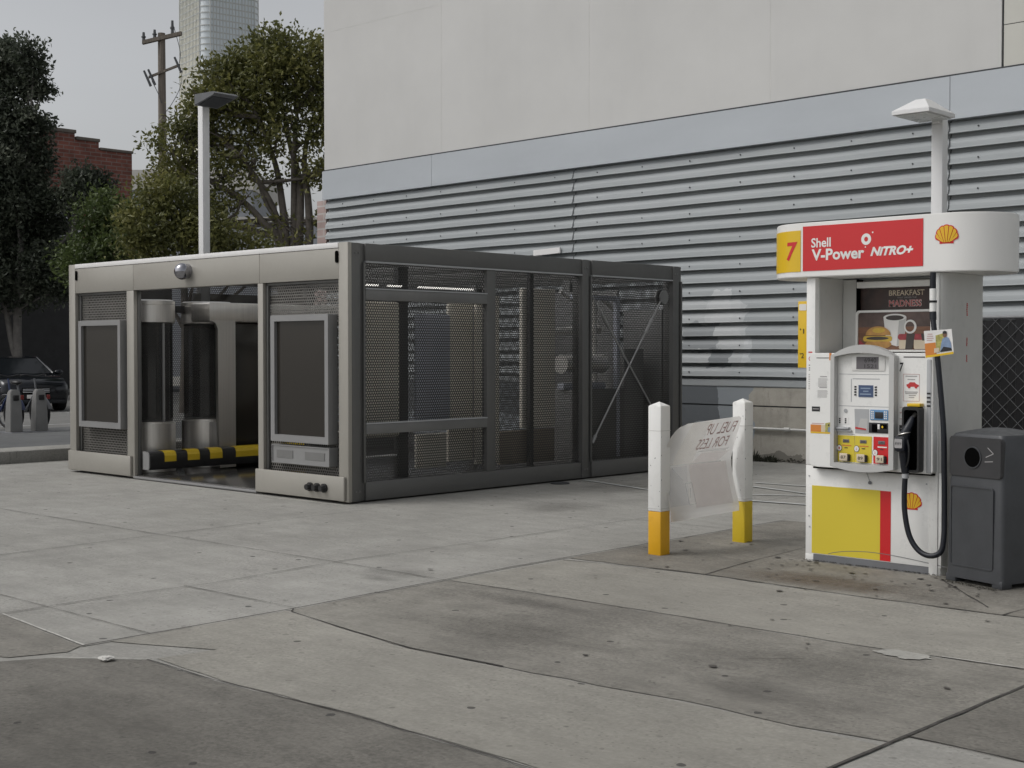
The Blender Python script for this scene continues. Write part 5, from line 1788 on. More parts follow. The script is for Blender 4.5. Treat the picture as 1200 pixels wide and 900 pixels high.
def bin_build(b, name, m_, parent=bn, smooth=35):
    b.xf(BM)
    return b.build(name, m_, parent, smooth=smooth)


# front outline with short feet, tapered
t = bmesh.new()
b = MB()
lo = [(0.0, 0.0), (BWd, 0.0), (BWd, BD), (0.0, BD)]


def ringpts(inset, z, r=0.035):
    pts = []
    for (cx, cy, a0) in ((BWd - inset - r, BD - inset - r, 0), (inset + r, BD - inset - r, 90), (inset + r, inset + r, 180), (BWd - inset - r, inset + r, 270)):
        for k in range(5):
            a = R(a0 + 90 * k / 4)
            pts.append(b.bm.verts.new((cx + r * math.cos(a), cy + r * math.sin(a), z)))
    return pts


lv = [ringpts(0.0, 0.035), ringpts(0.002, 0.10), ringpts(0.012, 0.68), ringpts(0.016, 0.70), ringpts(0.022, 0.965), ringpts(0.034, 0.985), ringpts(0.10, 1.005), ringpts(0.17, 1.02)]
for A, B in zip(lv, lv[1:]):
    n = len(A)
    for k in range(n):
        b.bm.faces.new((A[k], A[(k + 1) % n], B[(k + 1) % n], B[k]))
b.bm.faces.new(lv[-1])
b.bm.faces.new(list(reversed(lv[0])))
for fx in (0.0, BWd - 0.09):
    for fy in (0.0, BD - 0.10):
        b.box(fx + 0.002, fx + 0.088, fy + 0.002, fy + 0.098, 0.0, 0.06, 0.01)
body = bin_build(b, 'bin_body', M['bin'])
b = MB().prism(rrect(0.022, BWd - 0.022, 0.705, 0.965, 0.025), 0.008, 0.05, 'Y', 0.004, Matrix.Translation((0, 0, 0)))
hd = bin_build(b, 'bin_hood', M['bin_dark'])
b = MB().ring(ell(0.222, 0.835, 0.072, 0.072, 32), ell(0.222, 0.835, 0.064, 0.064, 32), 0.002, 0.03)
bin_build(b, 'hole_rim', M['bin'], hd)
b = MB().prism(ell(0.222, 0.835, 0.065, 0.065, 32), 0.004, 0.012, 'Y')
bin_build(b, 'opening', M['hollow_black'], hd)  # flat black disc: the hole's darkness is painted, nothing is recessed
b = MB().ring(rrect(0.045, BWd - 0.075, 0.115, 0.645, 0.02), rrect(0.053, BWd - 0.083, 0.123, 0.637, 0.016), -0.003, 0.03)
bin_build(b, 'door_rim', M['bin'], body)
b = MB().prism(rrect(0.053, BWd - 0.083, 0.123, 0.637, 0.016), 0.002, 0.03, 'Y')
bin_build(b, 'bin_door', M['bin'], body)
b = MB()
for (x0, z0, x1, z1) in ((0.345, 0.905, 0.392, 0.868), (0.392, 0.868, 0.330, 0.842), (0.322, 0.812, 0.388, 0.818)):
    A, B = Vector((x0, 0.006, z0)), Vector((x1, 0.006, z1))
    d = (B - A).normalized()
    n = Vector((-d.z, 0, d.x)) * 0.0025
    b.quad(A - n, B - n, B + n, A + n)
bin_build(b, 'scratch_mark', M['grey_ink'], hd, 0)

# ------------------------------------------------------------------ chain-link fence
FY = 15.0
fx0, fx1 = -7.25, -2.5
fence = thing('chain_link_fence', ((fx0 + fx1) / 2, FY, 0), 'chain-link fence with black privacy slats standing behind the pump', 'fence')
b = MB()
x = fx0
rnd = random.Random(3)
while x < fx1:
    b.box(x, x + 0.085, FY - 0.004, FY + 0.004, 0.04, 1.88 + rnd.uniform(-0.012, 0.006), 0.001)
    x += 0.088
b.build('privacy_slats', M['slat'], fence)['kind'] = 'stuff'
b = MB()
st_ = 0.176
zt = 1.87
n = int((fx1 - fx0 + zt) / st_) + 1
for i in range(n):
    for sgn in (1, -1):
        xa = fx0 - zt + i * st_ if sgn > 0 else fx0 + i * st_
        xb = xa + zt if sgn > 0 else xa - zt
        p0, p1 = Vector((xa, FY - 0.012 - 0.003 * sgn, 0.04)), Vector((xb, FY - 0.012 - 0.003 * sgn, 0.04 + zt))

        def clip(p, q, lim, hi):
            if (p.x > lim) == hi and (q.x > lim) == hi and p.x != lim:
                return None
            return True
        lo_t, hi_t = 0.0, 1.0
        dx = p1.x - p0.x
        for lim, s2 in ((fx0, 1), (fx1, -1)):
            tt = (lim - p0.x) / dx
            if (dx > 0) == (s2 > 0):
                lo_t = max(lo_t, tt)
            else:
                hi_t = min(hi_t, tt)
        if hi_t - lo_t > 0.02:
            b.cyl(p0.lerp(p1, lo_t), p0.lerp(p1, hi_t), 0.0028, seg=5)
b.build('wire_mesh', M['wire'], fence)
for x in (fx0 - 0.03, -4.8, fx1):
    MB().cyl((x, FY + 0.045, 0), (x, FY + 0.045, 1.95), 0.035, seg=14).build('fence_post', M['wire'], fence)
MB().cyl((fx0 - 0.03, FY + 0.045, 1.90), (fx1, FY + 0.045, 1.90), 0.02, seg=10).build('top_rail', M['wire'], fence)
MB().box(-6.84, -6.77, FY - 0.035, FY - 0.020, 1.60, 1.73, 0.003).build('yellow_notice', M['sign_yellow'], fence)
flat(rrect(-6.83, -6.78, 1.61, 1.66, 0.004), FY - 0.038, M['white_ink'], 'notice_print', fence)

# ------------------------------------------------------------------ lamp posts
LG = 'lamp posts of the forecourt'
lp = thing('lamp_post', (-6.32, 13.0, 0), 'white lamp post with a pyramid-topped white lamp rising behind the fuel pump', 'lamp post', LG)
MB().box(-6.382, -6.262, 12.94, 13.06, 0.02, 3.955, 0.006).build('pole', M['pole_white'], lp)
MB().box(-6.45, -6.19, 12.87, 13.13, 0.0, 0.03, 0.004).build('base_plate', M['pole_white'], lp)
hx0, hx1, hy0, hy1 = -6.52, -6.125, 12.37, 12.93
b = MB()
z0, z1, z2 = 3.835, 3.875, 4.0
cx, cy = (hx0 + hx1) / 2, (hy0 + hy1) / 2
b.box(hx0, hx1, hy0, hy1, z0, z1, 0.004)
q = [(hx0 + .004, hy0 + .004), (hx1 - .004, hy0 + .004), (hx1 - .004, hy1 - .004), (hx0 + .004, hy1 - .004)]
tp = [(cx - 0.05, cy - 0.07), (cx + 0.05, cy - 0.07), (cx + 0.05, cy + 0.07), (cx - 0.05, cy + 0.07)]
for k in range(4):
    b.quad((*q[k], z1 + 0.001), (*q[(k + 1) % 4], z1 + 0.001), (*tp[(k + 1) % 4], z2), (*tp[k], z2))
b.poly([(*p, z2) for p in tp])
bmesh.ops.recalc_face_normals(b.bm, faces=b.bm.faces)
lh = b.build('lamp_head', M['pole_white'], lp, smooth=0)
MB().box(hx0 + 0.03, hx1 - 0.03, hy0 + 0.03, hy1 - 0.03, z0 - 0.012, z0 - 0.002, 0.003).build('lamp_lens', M['lamp_lens'], lh)
MB().box(-6.36, -6.28, 12.90, 12.939, 3.80, 3.90, 0.004).build('bracket', M['pole_white'], lp)

lp2 = thing('lamp_post', (-18.6, 12.58, 0), 'white lamp post with a flat dark lamp rising behind the kiosk', 'lamp post', LG)
MB().box(-18.665, -18.535, 12.515, 12.645, 0.02, 5.55, 0.006).build('pole', M['pole_white'], lp2)
MB().box(-18.75, -18.45, 12.43, 12.73, 0.0, 0.03, 0.004).build('base_plate', M['pole_white'], lp2)
b = MB().prism([(-18.53, 5.40), (-18.02, 5.50), (-17.97, 5.53), (-18.02, 5.56), (-18.53, 5.575)], 12.36, 12.80, 'Y', 0.006)
lh2 = b.build('lamp_head', M['lamp_dark'], lp2)
MB().prism([(-18.48, 5.407), (-18.06, 5.489), (-18.06, 5.482), (-18.48, 5.40)], 12.40, 12.76, 'Y').build('lamp_lens', M['seam'], lh2, smooth=0)


# ------------------------------------------------------------------ far things: own axes for the view towards the street
EX = Vector((0.728, 0.686, 0)).normalized()      # to the right, seen from the forecourt
EF = Vector((-0.685, 0.728, 0)).normalized()     # away from the forecourt


def spot(right, away):
    p = EX * right + EF * away
    return Vector((p.x, p.y, 0))


# brick building across the street
bx = -45.0
bb = thing('brick_building', (bx - 4, 14, 0), 'dark red brick building with a stepped parapet across the street', 'building')
b = MB()
b.box(bx - 9, bx, -6, 25.0, 4.0, 9.27)
b.box(bx - 9, bx, 25.0, 25.95, 4.0, 9.06)
b.box(bx - 9, bx, 25.95, 27.3, 4.0, 8.78)
wl = b.build('wall', M['brick'], bb)
b = MB()
b.box(bx - 9.05, bx + 0.06, -6, 25.04, 9.271, 9.40, 0.02)
b.box(bx - 9.05, bx + 0.06, 25.05, 25.98, 9.061, 9.18, 0.02)
b.box(bx - 9.05, bx + 0.06, 25.99, 27.34, 8.781, 8.88, 0.02)
b.build('coping', M['coping'], wl)
MB().box(bx - 9, bx - 0.6, -6, 27.3, 0, 3.998).build('shopfront', M['shop_dark'], bb)
for y in (12.0, 15.2, 18.0):
    g = MB().ring([(y, 0.9), (y + 1.0, 0.9), (y + 1.0, 3.0), (y, 3.0)], [(y + .06, .96), (y + .94, .96), (y + .94, 2.94), (y + .06, 2.94)], bx - 0.65, bx - 0.5, 'X').build('shop_window', M['lamp_dark'], bb, smooth=0)
    MB().box(bx - 0.62, bx - 0.57, y + .05, y + .95, .95, 2.95).build('pane', M['shop_glass'], g)
MB().box(bx, bx + 0.25, 10, 24.5, 3.75, 4.15, 0.02).build('cornice', M['shop_dark'], bb)
for y in (9.2, 14.2, 19.0, 23.9):
    f = MB().ring([(y, 5.5), (y + 1.3, 5.5), (y + 1.3, 6.9), (y, 6.9)], [(y + .12, 5.65), (y + 1.18, 5.65), (y + 1.18, 6.78), (y + .12, 6.78)], bx - 0.05, bx + 0.06, 'X').build('window', M['win_white'], bb, smooth=0)
    MB().box(bx - 0.04, bx + 0.02, y + .1, y + 1.2, 5.6, 6.8).build('pane', M['shop_glass'], f)
    MB().box(bx - 0.03, bx + 0.05, y + .1, y + 1.2, 6.2, 6.26).build('sash_bar', M['win_white'], f)
MB().box(bx, bx + 0.10, 10, 24.0, 7.15, 7.5, 0.02).build('band_course', M['coping'], bb)

gb1 = thing('grey_building', tuple(spot(-12.5, 78)), 'plain blue-grey building behind the trees at the end of the wall', 'building')
p = spot(-12.5, 78)
TM = Matrix.Translation(p) @ Matrix.Rotation(math.atan2(EX.y, EX.x), 4, 'Z')
MB().box(-7, 9, 0, 12, 0, 8.8).xf(TM).build('wall', M['grey_block'], gb1)
MB().box(-7.1, 9.1, -0.1, 12.1, 8.81, 9.1).xf(TM).build('parapet', M['pale_block'], gb1)
gb2 = thing('pale_building', tuple(spot(-24, 95)), 'low pale building seen past the corner of the brick building', 'building')
p = spot(-24, 95)
TM = Matrix.Translation(p) @ Matrix.Rotation(math.atan2(EX.y, EX.x), 4, 'Z')
MB().box(-5, 6, 0, 10, 0, 12.6).xf(TM).build('wall', M['grey_block'], gb2)
MB().box(-5.1, 6.1, -0.1, 10.1, 12.61, 14.0).xf(TM).build('parapet', M['pale_block'], gb2)

# glass tower
D = 900
tw = thing('glass_tower', tuple(spot(-192, D)), 'tall pale glass tower with curved corners far behind the trees', 'tower')
tp0 = spot(-192, D)
TM = Matrix.Translation(tp0) @ Matrix.Rotation(math.atan2(EX.y, EX.x) + R(37), 4, 'Z')


def tower_ring(hs_, r, n=10):
    pts = []
    for cx_, cy_, a0 in ((1, 1, 0), (-1, 1, 90), (-1, -1, 180), (1, -1, 270)):
        for k in range(n + 1):
            a = R(a0 + 90 * k / n)
            pts.append((cx_ * (hs_ - r) + r * math.cos(a), cy_ * (hs_ - r) + r * math.sin(a)))
    return pts


def tower_half(z):
    return 20.9 - 1.0 * (z / 300)


b = MB()
rws = []
for z in (0, 100, 180, 240, 300, 340):
    rws.append([b.bm.verts.new((x, y, z)) for x, y in tower_ring(tower_half(z), 6)])
for A, B in zip(rws, rws[1:]):
    for k in range(len(A)):
        b.bm.faces.new((A[k], A[(k + 1) % len(A)], B[(k + 1) % len(A)], B[k]))
b.bm.faces.new(rws[-1])
b.xf(TM).build('curtain_wall', M['tower'], tw, smooth=40)
b = MB()
rws = []
for z in (0, 100, 180, 240, 300, 340):
    h_ = tower_half(z)
    rws.append([b.bm.verts.new((-h_ - 0.12, y, z)) for y in (-h_ + 5, h_ - 5)] + [b.bm.verts.new((-h_ + 0.3, y, z)) for y in (h_ - 5, -h_ + 5)])
for A, B in zip(rws, rws[1:]):
    for k in range(4):
        b.bm.faces.new((A[k], A[(k + 1) % 4], B[(k + 1) % 4], B[k]))
bmesh.ops.recalc_face_normals(b.bm, faces=b.bm.faces)
b.xf(TM).build('cream_face', M['tower_cream'], tw, smooth=0)
b = MB()
for z in range(120, 330, 4):
    o_, i_ = tower_ring(tower_half(z) + 0.35, 6.2, 6), tower_ring(tower_half(z) - 0.5, 5.6, 6)
    b.ring(o_, i_, z, z + 0.7, 'Z')
b.xf(TM).build('floor_bands', M['tower_line'], tw)
b = MB()
N = 4
nn = 15
for side in range(4):
    Rm = Matrix.Rotation(R(90 * side), 4, 'Z')
    for i in range(nn):
        x = -15.5 + 31 * i / (nn - 1)
        q = MB().box(x - 0.16, x + 0.16, -20.9, -19.0, 100, 335)
        q.xf(Rm)
        me = bpy.data.meshes.new('tmp')
        q.bm.to_mesh(me)
        q.bm.free()
        b.bm.from_mesh(me)
        bpy.data.meshes.remove(me)
b.xf(TM).build('fins', M['tower_line'], tw)

# utility pole
up = spot(-11.45, 45.0)
ut = thing('utility_pole', tuple(up), 'weathered wooden utility pole with two crossarms rising behind the trees', 'utility pole')
UM = Matrix.Translation(up) @ Matrix.Rotation(math.atan2(EX.y, EX.x), 4, 'Z')


def ub(b, name, m_, parent=ut):
    return b.xf(UM).build(name, m_, parent)


ub(MB().cyl((0, 0, 0), (-0.03, 0, 11.9), 0.17, 0.12, 14), 'pole', M['wood_pole'])
CR = Matrix.Rotation(R(38), 4, 'Z')
a1 = ub(MB().box(-0.72, 0.72, -0.19, -0.06, 11.60, 11.74, 0.01).xf(Matrix.Rotation(R(-9), 4, 'Y')).xf(Matrix.Translation((1.85, 0, 0.15))) if False else
        MB().prism([(-0.62, 11.50), (0.66, 11.80), (0.66, 11.93), (-0.62, 11.63)], -0.20, -0.07, 'Y', 0.01), 'crossarm', M['wood_pole'])
for x in (-0.58, -0.22, 0.36):
    zb = 11.63 + (x + 0.62) * 0.234
    h = 0.26 if x < 0.3 else 0.42
    ub(MB().cyl((x, -0.135, zb), (x, -0.135, zb + h), 0.055, 0.04, 10).cyl((x, -0.135, zb + h * .35), (x, -0.135, zb + h * .5), 0.075, seg=10), 'insulator', M['insul'], ut)
ub(MB().prism([(-0.42, 10.40), (0.60, 10.80), (0.60, 10.88), (-0.42, 10.48)], -0.18, -0.10, 'Y', 0.006), 'crossarm', M['wood_pole'])
for x, zt in ((-0.44, 10.42), (-0.30, 10.46), (0.56, 10.86)):
    ub(MB().cyl((x + 0.10, -0.2, zt - 0.28), (x - 0.12, -0.2, zt + 0.22), 0.045, 0.035, 10), 'insulator', M['insul'], ut)
b = MB()
b.tube([(-0.3, -0.2, 10.3), (-0.1, -0.2, 9.9), (0.0, -0.15, 9.6)], 0.012, 6)
b.tube([(0.66, -0.2, 10.6), (0.62, -0.2, 10.1), (0.3, -0.2, 9.5), (0.02, -0.15, 9.2)], 0.012, 6)
b.tube([(0.40, -0.135, 12.1), (0.62, -0.2, 11.3), (0.60, -0.2, 10.9)], 0.012, 6)
ub(b, 'cable', M['insul'])


# ------------------------------------------------------------------ trees
def tree(name, base, stems, blobs, leaf, per, mleaf, mbark, label, group, seed, twig=0.0, spread=1.0):
    """stems: lists of (right, away, height, radius); blobs: (right, away, height, r, density)."""
    rnd = random.Random(seed)
    t = thing(name, tuple(base), label, 'tree', group)

    def W(r, a, z):
        return base + EX * r + EF * a + Vector((0, 0, z))
    b = MB()
    for st in stems:
        b.tube([W(*p[:3]) for p in st], [p[3] for p in st], 9)
    # limbs out to the foliage masses
    tips = [W(*st[-1][:3]) for st in stems] + [W(*st[-2][:3]) for st in stems]
    for (r, a, z, rad, dens) in blobs:
        c = W(r, a, z)
        src = min(tips, key=lambda q: (q - c).length + (2 if q.z > c.z else 0))
        mid = src.lerp(c, 0.5) + Vector((rnd.uniform(-.2, .2), rnd.uniform(-.2, .2), rnd.uniform(-.25, .1)))
        b.tube([src, mid, c], [0.06, 0.04, 0.02], 6)
        for k in range(int(7 * twig)):
            d = Vector((rnd.gauss(0, 1), rnd.gauss(0, 1), abs(rnd.gauss(0.3, .7)))).normalized()
            e = c + d * rad * rnd.uniform(0.5, 0.95)
            s0 = src.lerp(c, rnd.uniform(0.5, 1.0))
            m_ = s0.lerp(e, 0.5) + Vector((0, 0, -0.08))
            b.tube([s0, m_, e], [0.026, 0.017, 0.007], 5)
    b.build('trunk', mbark, t, smooth=60)
    # leaves in clumps on and inside each mass
    verts, faces, tint = [], [], []
    for (r, a, z, rad, dens) in blobs:
        c = W(r, a, z)
        ncl = int(per * dens * (rad / 0.8) ** 2)
        for k in range(ncl):
            d = Vector((rnd.gauss(0, 1), rnd.gauss(0, 1), rnd.gauss(0, 1))).normalized()
            rr = rad * (0.62 + 0.45 * rnd.random()) * (1 + 0.20 * mnoise.noise(c + d * 2.3)) if rnd.random() < 0.8 else rad * rnd.random()
            cc = c + Vector((d.x * rr, d.y * rr, d.z * rr * 0.88))
            base_t = min(1, max(0, 0.5 + 0.55 * mnoise.noise(cc * 1.3) + rnd.uniform(-.15, .15)))
            nl = rnd.randint(14, 22)
            cr_ = leaf * 2.0 * spread
            for q in range(nl):
                p = cc + Vector((rnd.gauss(0, 1), rnd.gauss(0, 1), rnd.gauss(0, .8))) * cr_ * 0.6
                ax = (d * 0.5 + Vector((rnd.gauss(0, 1), rnd.gauss(0, 1), rnd.gauss(0, 1) + 0.2))).normalized()
                sd_ = ax.orthogonal().normalized()
                sd_ = (Matrix.Rotation(rnd.random() * 6.28, 3, ax) @ sd_)
                ln = leaf * rnd.uniform(0.7, 1.3)
                wd = ln * 0.24
                nrm = ax.cross(sd_)
                i0 = len(verts)
                verts += [p, p + ax * ln * .5 + sd_ * wd + nrm * wd * .4, p + ax * ln, p + ax * ln * .5 - sd_ * wd + nrm * wd * .4]
                faces.append((i0, i0 + 1, i0 + 2, i0 + 3))
                tint.append(min(1, max(0, base_t + rnd.uniform(-.22, .22))))
    me = bpy.data.meshes.new('crown')
    org = base + Vector((0, 0, 5))
    me.from_pydata([v - org for v in verts], [], faces)
    at = me.attributes.new('tint', 'FLOAT', 'FACE')
    at.data.foreach_set('value', tint)
    me.materials.append(mleaf)
    link('crown', me, org, t)
    return t


TG = 'trees along the street behind the kiosk'


def px_blobs(lst, x0, sc, seed, jit=0.8):
    """(sideways, up, size, density) in decimetre-like plan units of the tree survey -> metres."""
    rnd = random.Random(seed)
    return [((x - x0) / sc, rnd.uniform(-jit, jit) * (r / sc), 1.534 + (410 - y) / sc, r / sc, d) for x, y, r, d in lst]


# wide multi-stemmed tree behind the kiosk, half hidden by the wall
bt = [(348, 78, 36, 1), (305, 72, 34, 1), (262, 100, 32, 1), (372, 105, 34, .9), (325, 105, 34, 1), (285, 112, 34, .9), (235, 140, 26, .8), (250, 125, 22, 1), (240, 115, 18, .9), (325, 62, 24, 1), (270, 80, 22, 1), (215, 150, 18, .8), (190, 205, 16, .8),
      (205, 175, 22, .7), (225, 185, 22, .5), (205, 205, 20, .8), (225, 222, 22, .7), (262, 165, 26, .8), (300, 150, 28, .7), (345, 150, 26, .7), (375, 160, 24, .75), (320, 175, 20, .5), (240, 165, 22, .8),
      (270, 205, 24, .6), (300, 190, 22, .35), (320, 215, 16, .3), (375, 210, 18, .5), (350, 190, 16, .3), (385, 260, 16, .7), (392, 70, 34, 1), (395, 130, 34, .8), (285, 235, 18, .4), (250, 240, 22, .7),
      (330, 262, 15, .35), (352, 280, 12, .3), (395, 200, 25, .7)]
tb = spot((333 - 600) / 1600 * 36, 36)
sc = 44.4
st = []
for (dx, pts_) in ((0, [(333, 300), (322, 250), (305, 215), (285, 185)]), (1, [(336, 300), (331, 240), (322, 190), (305, 140)]), (2, [(345, 300), (345, 230), (347, 180), (352, 130)]),
                   (3, [(362, 300), (362, 240), (358, 190), (366, 140)]), (4, [(330, 300), (310, 262), (280, 232), (250, 215)]), (5, [(350, 300), (352, 220), (340, 170), (328, 120)]), (6, [(335, 300), (300, 272), (262, 262), (235, 245)])):
    rr = random.Random(dx)
    path = [((333 + (pts_[0][0] - 333) * .5 - 333) / sc, 0, 0.0, 0.16)]
    for i, (x, y) in enumerate(pts_):
        path.append(((x - 333) / sc, rr.uniform(-.3, .3) * i * .4, 1.534 + (410 - y) / sc, [0.115, 0.095, 0.07, 0.04][i]))
    st.append(path)
tree('broadleaf_tree', tb, st, px_blobs(bt, 333, sc, 1), 0.145, 95, M['leaf_olive'], M['bark'], 'wide olive-green tree with many bare grey stems, beside the end of the stucco wall', TG, 11, twig=1.0, spread=1.0)

# dense dark tree at the left edge
dt = [(2, 68, 26, 1), (-25, 80, 34, 1), (40, 62, 15, 1), (46, 82, 14, 1), (30, 100, 20, 1), (50, 108, 12, 1), (-10, 130, 42, 1), (30, 150, 26, 1), (52, 145, 10, .9), (10, 190, 38, 1), (45, 195, 18, 1), (-30, 200, 45, 1),
      (50, 175, 14, .8), (20, 235, 38, 1), (-15, 260, 45, 1), (40, 285, 34, 1), (15, 305, 40, 1), (98, 218, 22, 1), (114, 236, 17, 1), (122, 215, 10, .9), (80, 238, 16, 1), (104, 222, 20, 1), (66, 258, 14, 1), (118, 226, 14, 1), (60, 315, 28, .9), (85, 300, 16, .8),
      (30, 340, 28, .8), (70, 340, 18, .7), (-20, 330, 40, .9), (92, 330, 12, .6), (55, 235, 16, .8)]
td = spot((22 - 600) / 1600 * 42, 42)
sc = 38.1
st = [[(0, 0, 0, .17), (0.0, 0, 1.534 - 30 / sc, .14), (-0.03, 0, 1.534 + 20 / sc, .13), (0.02, 0, 1.534 + 70 / sc, .12), (0.1, 0, 4.6, .10), (0.2, 0, 7, .07)],
      [(0, 0, 1.1, .12), (-0.18, 0, 1.7, .10), (-0.34, 0, 2.6, .09), (-0.6, 0, 4, .07)],
      [(0.05, 0, 3.2, .10), (0.8, .1, 4.3, .08), (1.7, .1, 5.2, .06)]]
tree('dark_evergreen_tree', td, st, px_blobs(dt, 22, sc, 2), 0.155, 150, M['leaf_dark'], M['bark_pale'], 'dense dark evergreen tree at the left edge, behind the parked car', TG, 12, spread=0.8)

# brighter green trees below the brick building
gt = [(120, 255, 26, 1), (108, 288, 22, 1), (140, 268, 28, 1), (160, 255, 24, 1), (125, 235, 15, .8), (150, 300, 35, 1), (110, 310, 30, 1), (90, 300, 18, .9)]
tg_ = spot((128 - 600) / 1600 * 39, 39)
sc = 41
tree('bushy_tree', tg_, [[(0, 0, 0, .12), (0.05, 0, 2, .10), (0, 0, 4.2, .06)]], px_blobs(gt, 128, sc, 3), 0.145, 110, M['leaf_green'], M['bark'], 'bright green bushy tree in front of the brick building', TG, 13)
ot = [(200, 235, 26, 1), (175, 255, 28, 1), (225, 250, 28, 1), (205, 275, 34, 1), (250, 275, 28, 1), (172, 290, 30, 1), (275, 285, 24, .8), (235, 300, 30, 1), (300, 295, 20, .7), (185, 225, 18, .9), (320, 305, 20, .6)]
to = spot((215 - 600) / 1600 * 33, 33)
sc = 48.5
tree('bushy_tree', to, [[(0, 0, 0, .12), (0.05, 0, 2, .10), (0, 0, 4.2, .06)]], px_blobs(ot, 215, sc, 4), 0.135, 110, M['leaf_olive'], M['bark'], 'low olive-green bushy tree directly behind the kiosk roof', TG, 14)

# ------------------------------------------------------------------ parked car
cc = Vector((-33.65, 16.86, 0.006))
car = thing('parked_car', tuple(cc), 'black car parked across the street, facing the forecourt', 'car')
CM = Matrix.Translation(cc) @ Matrix.Rotation(R(-12), 4, 'Z') @ Matrix.Diagonal((1, 1, 0.93, 1))     # car's nose points to +X


def cb(b, name, m_, parent=car, smooth=35):
    return b.xf(CM).build(name, m_, parent, smooth=smooth)


# body sections along the length: (x, half width, sill z, belt z, roof half width, roof z)
secs = [(2.22, .70, .32, .62, .62, .70), (2.12, .82, .22, .70, .74, .80), (1.7, .88, .20, .80, .80, .90), (1.0, .90, .20, .90, .80, .98), (0.75, .90, .20, .93, .78, 1.02), (-1.6, .90, .20, .96, .78, 1.05), (-2.0, .86, .25, .95, .74, 1.0), (-2.25, .74, .35, .85, .66, .90)]
b = MB()
rws = []
for x, hw, z0, zb, hr, zr in secs:
    rws.append([b.bm.verts.new((x, y, z)) for y, z in ((-hw * .94, z0), (-hw, (z0 + zb) / 2), (-hw * .97, zb), (-hr, zr), (0, zr + .02), (hr, zr), (hw * .97, zb), (hw, (z0 + zb) / 2), (hw * .94, z0))])
for A, B in zip(rws, rws[1:]):
    for k in range(8):
        b.bm.faces.new((A[k], B[k], B[k + 1], A[k + 1]))
    b.bm.faces.new((A[8], B[8], B[0], A[0]))
b.bm.faces.new(rws[0])
b.bm.faces.new(list(reversed(rws[-1])))
bmesh.ops.recalc_face_normals(b.bm, faces=b.bm.faces)
cbod = cb(b, 'body', M['car_paint'], smooth=50)
b = MB()
gs_ = [(0.95, .78, 1.0), (0.15, .60, 1.42), (-0.9, .60, 1.44), (-1.75, .74, 1.03)]
for (x0, h0, z0), (x1, h1, z1) in zip(gs_, gs_[1:]):
    b.quad((x0, -h0, z0), (x0, h0, z0), (x1, h1, z1), (x1, -h1, z1))
for s_ in (-1, 1):
    b.poly([(gs_[0][0], s_ * .78, 1.0), (gs_[1][0], s_ * .60, 1.42), (gs_[2][0], s_ * .60, 1.44), (gs_[3][0], s_ * .74, 1.03)])
bmesh.ops.recalc_face_normals(b.bm, faces=b.bm.faces)
cb(b, 'windows', M['car_glass'], smooth=0)
b = MB()
b.quad((0.16, -.60, 1.43), (0.16, .60, 1.43), (-0.92, .60, 1.455), (-0.92, -.60, 1.455))
for s_ in (-1, 1):
    b.tube([(0.95, s_ * .785, 1.0), (0.15, s_ * .605, 1.43), (-0.9, s_ * .605, 1.45), (-1.75, s_ * .745, 1.03)], 0.03, 6, smooth=False)
cb(b, 'roof_frame', M['car_paint'])
for s_ in (-1, 1):
    cb(MB().sphere((2.07, s_ * .60, .66), 0.21, .6, 1, .55), 'headlight', M['headlight'])
    cb(MB().sphere((0.75, s_ * .98, 1.02), 0.11, .6, 1, .7), 'wing_mirror', M['car_paint'])
    cb(MB().sphere((2.16, s_ * .56, .38), 0.07, .5, 1.4, .6), 'fog_light', M['headlight'])
    for x in (1.38, -1.35):
        w_ = cb(MB().cyl((x, s_ * .70, .33), (x, s_ * .91, .33), .33, seg=28), 'wheel', M['tyre'])
        cb(MB().cyl((x, s_ * .80, .33), (x, s_ * .925, .33), .21, seg=20), 'rim', M['bike_silver'], w_)
g_ = cb(MB().box(2.16, 2.24, -.34, .34, .48, .64, 0.02), 'grille', M['hollow_black'])
for z in (.52, .56, .60):
    cb(MB().box(2.23, 2.25, -.32, .32, z, z + .012), 'grille_bar', M['headlight'], g_)
cb(MB().box(2.19, 2.235, -.22, .22, .36, .46, .004), 'number_plate', M['white_ink'])
cb(MB().box(2.0, 2.24, -.72, .72, .22, .33, 0.02), 'bumper', M['car_paint'])

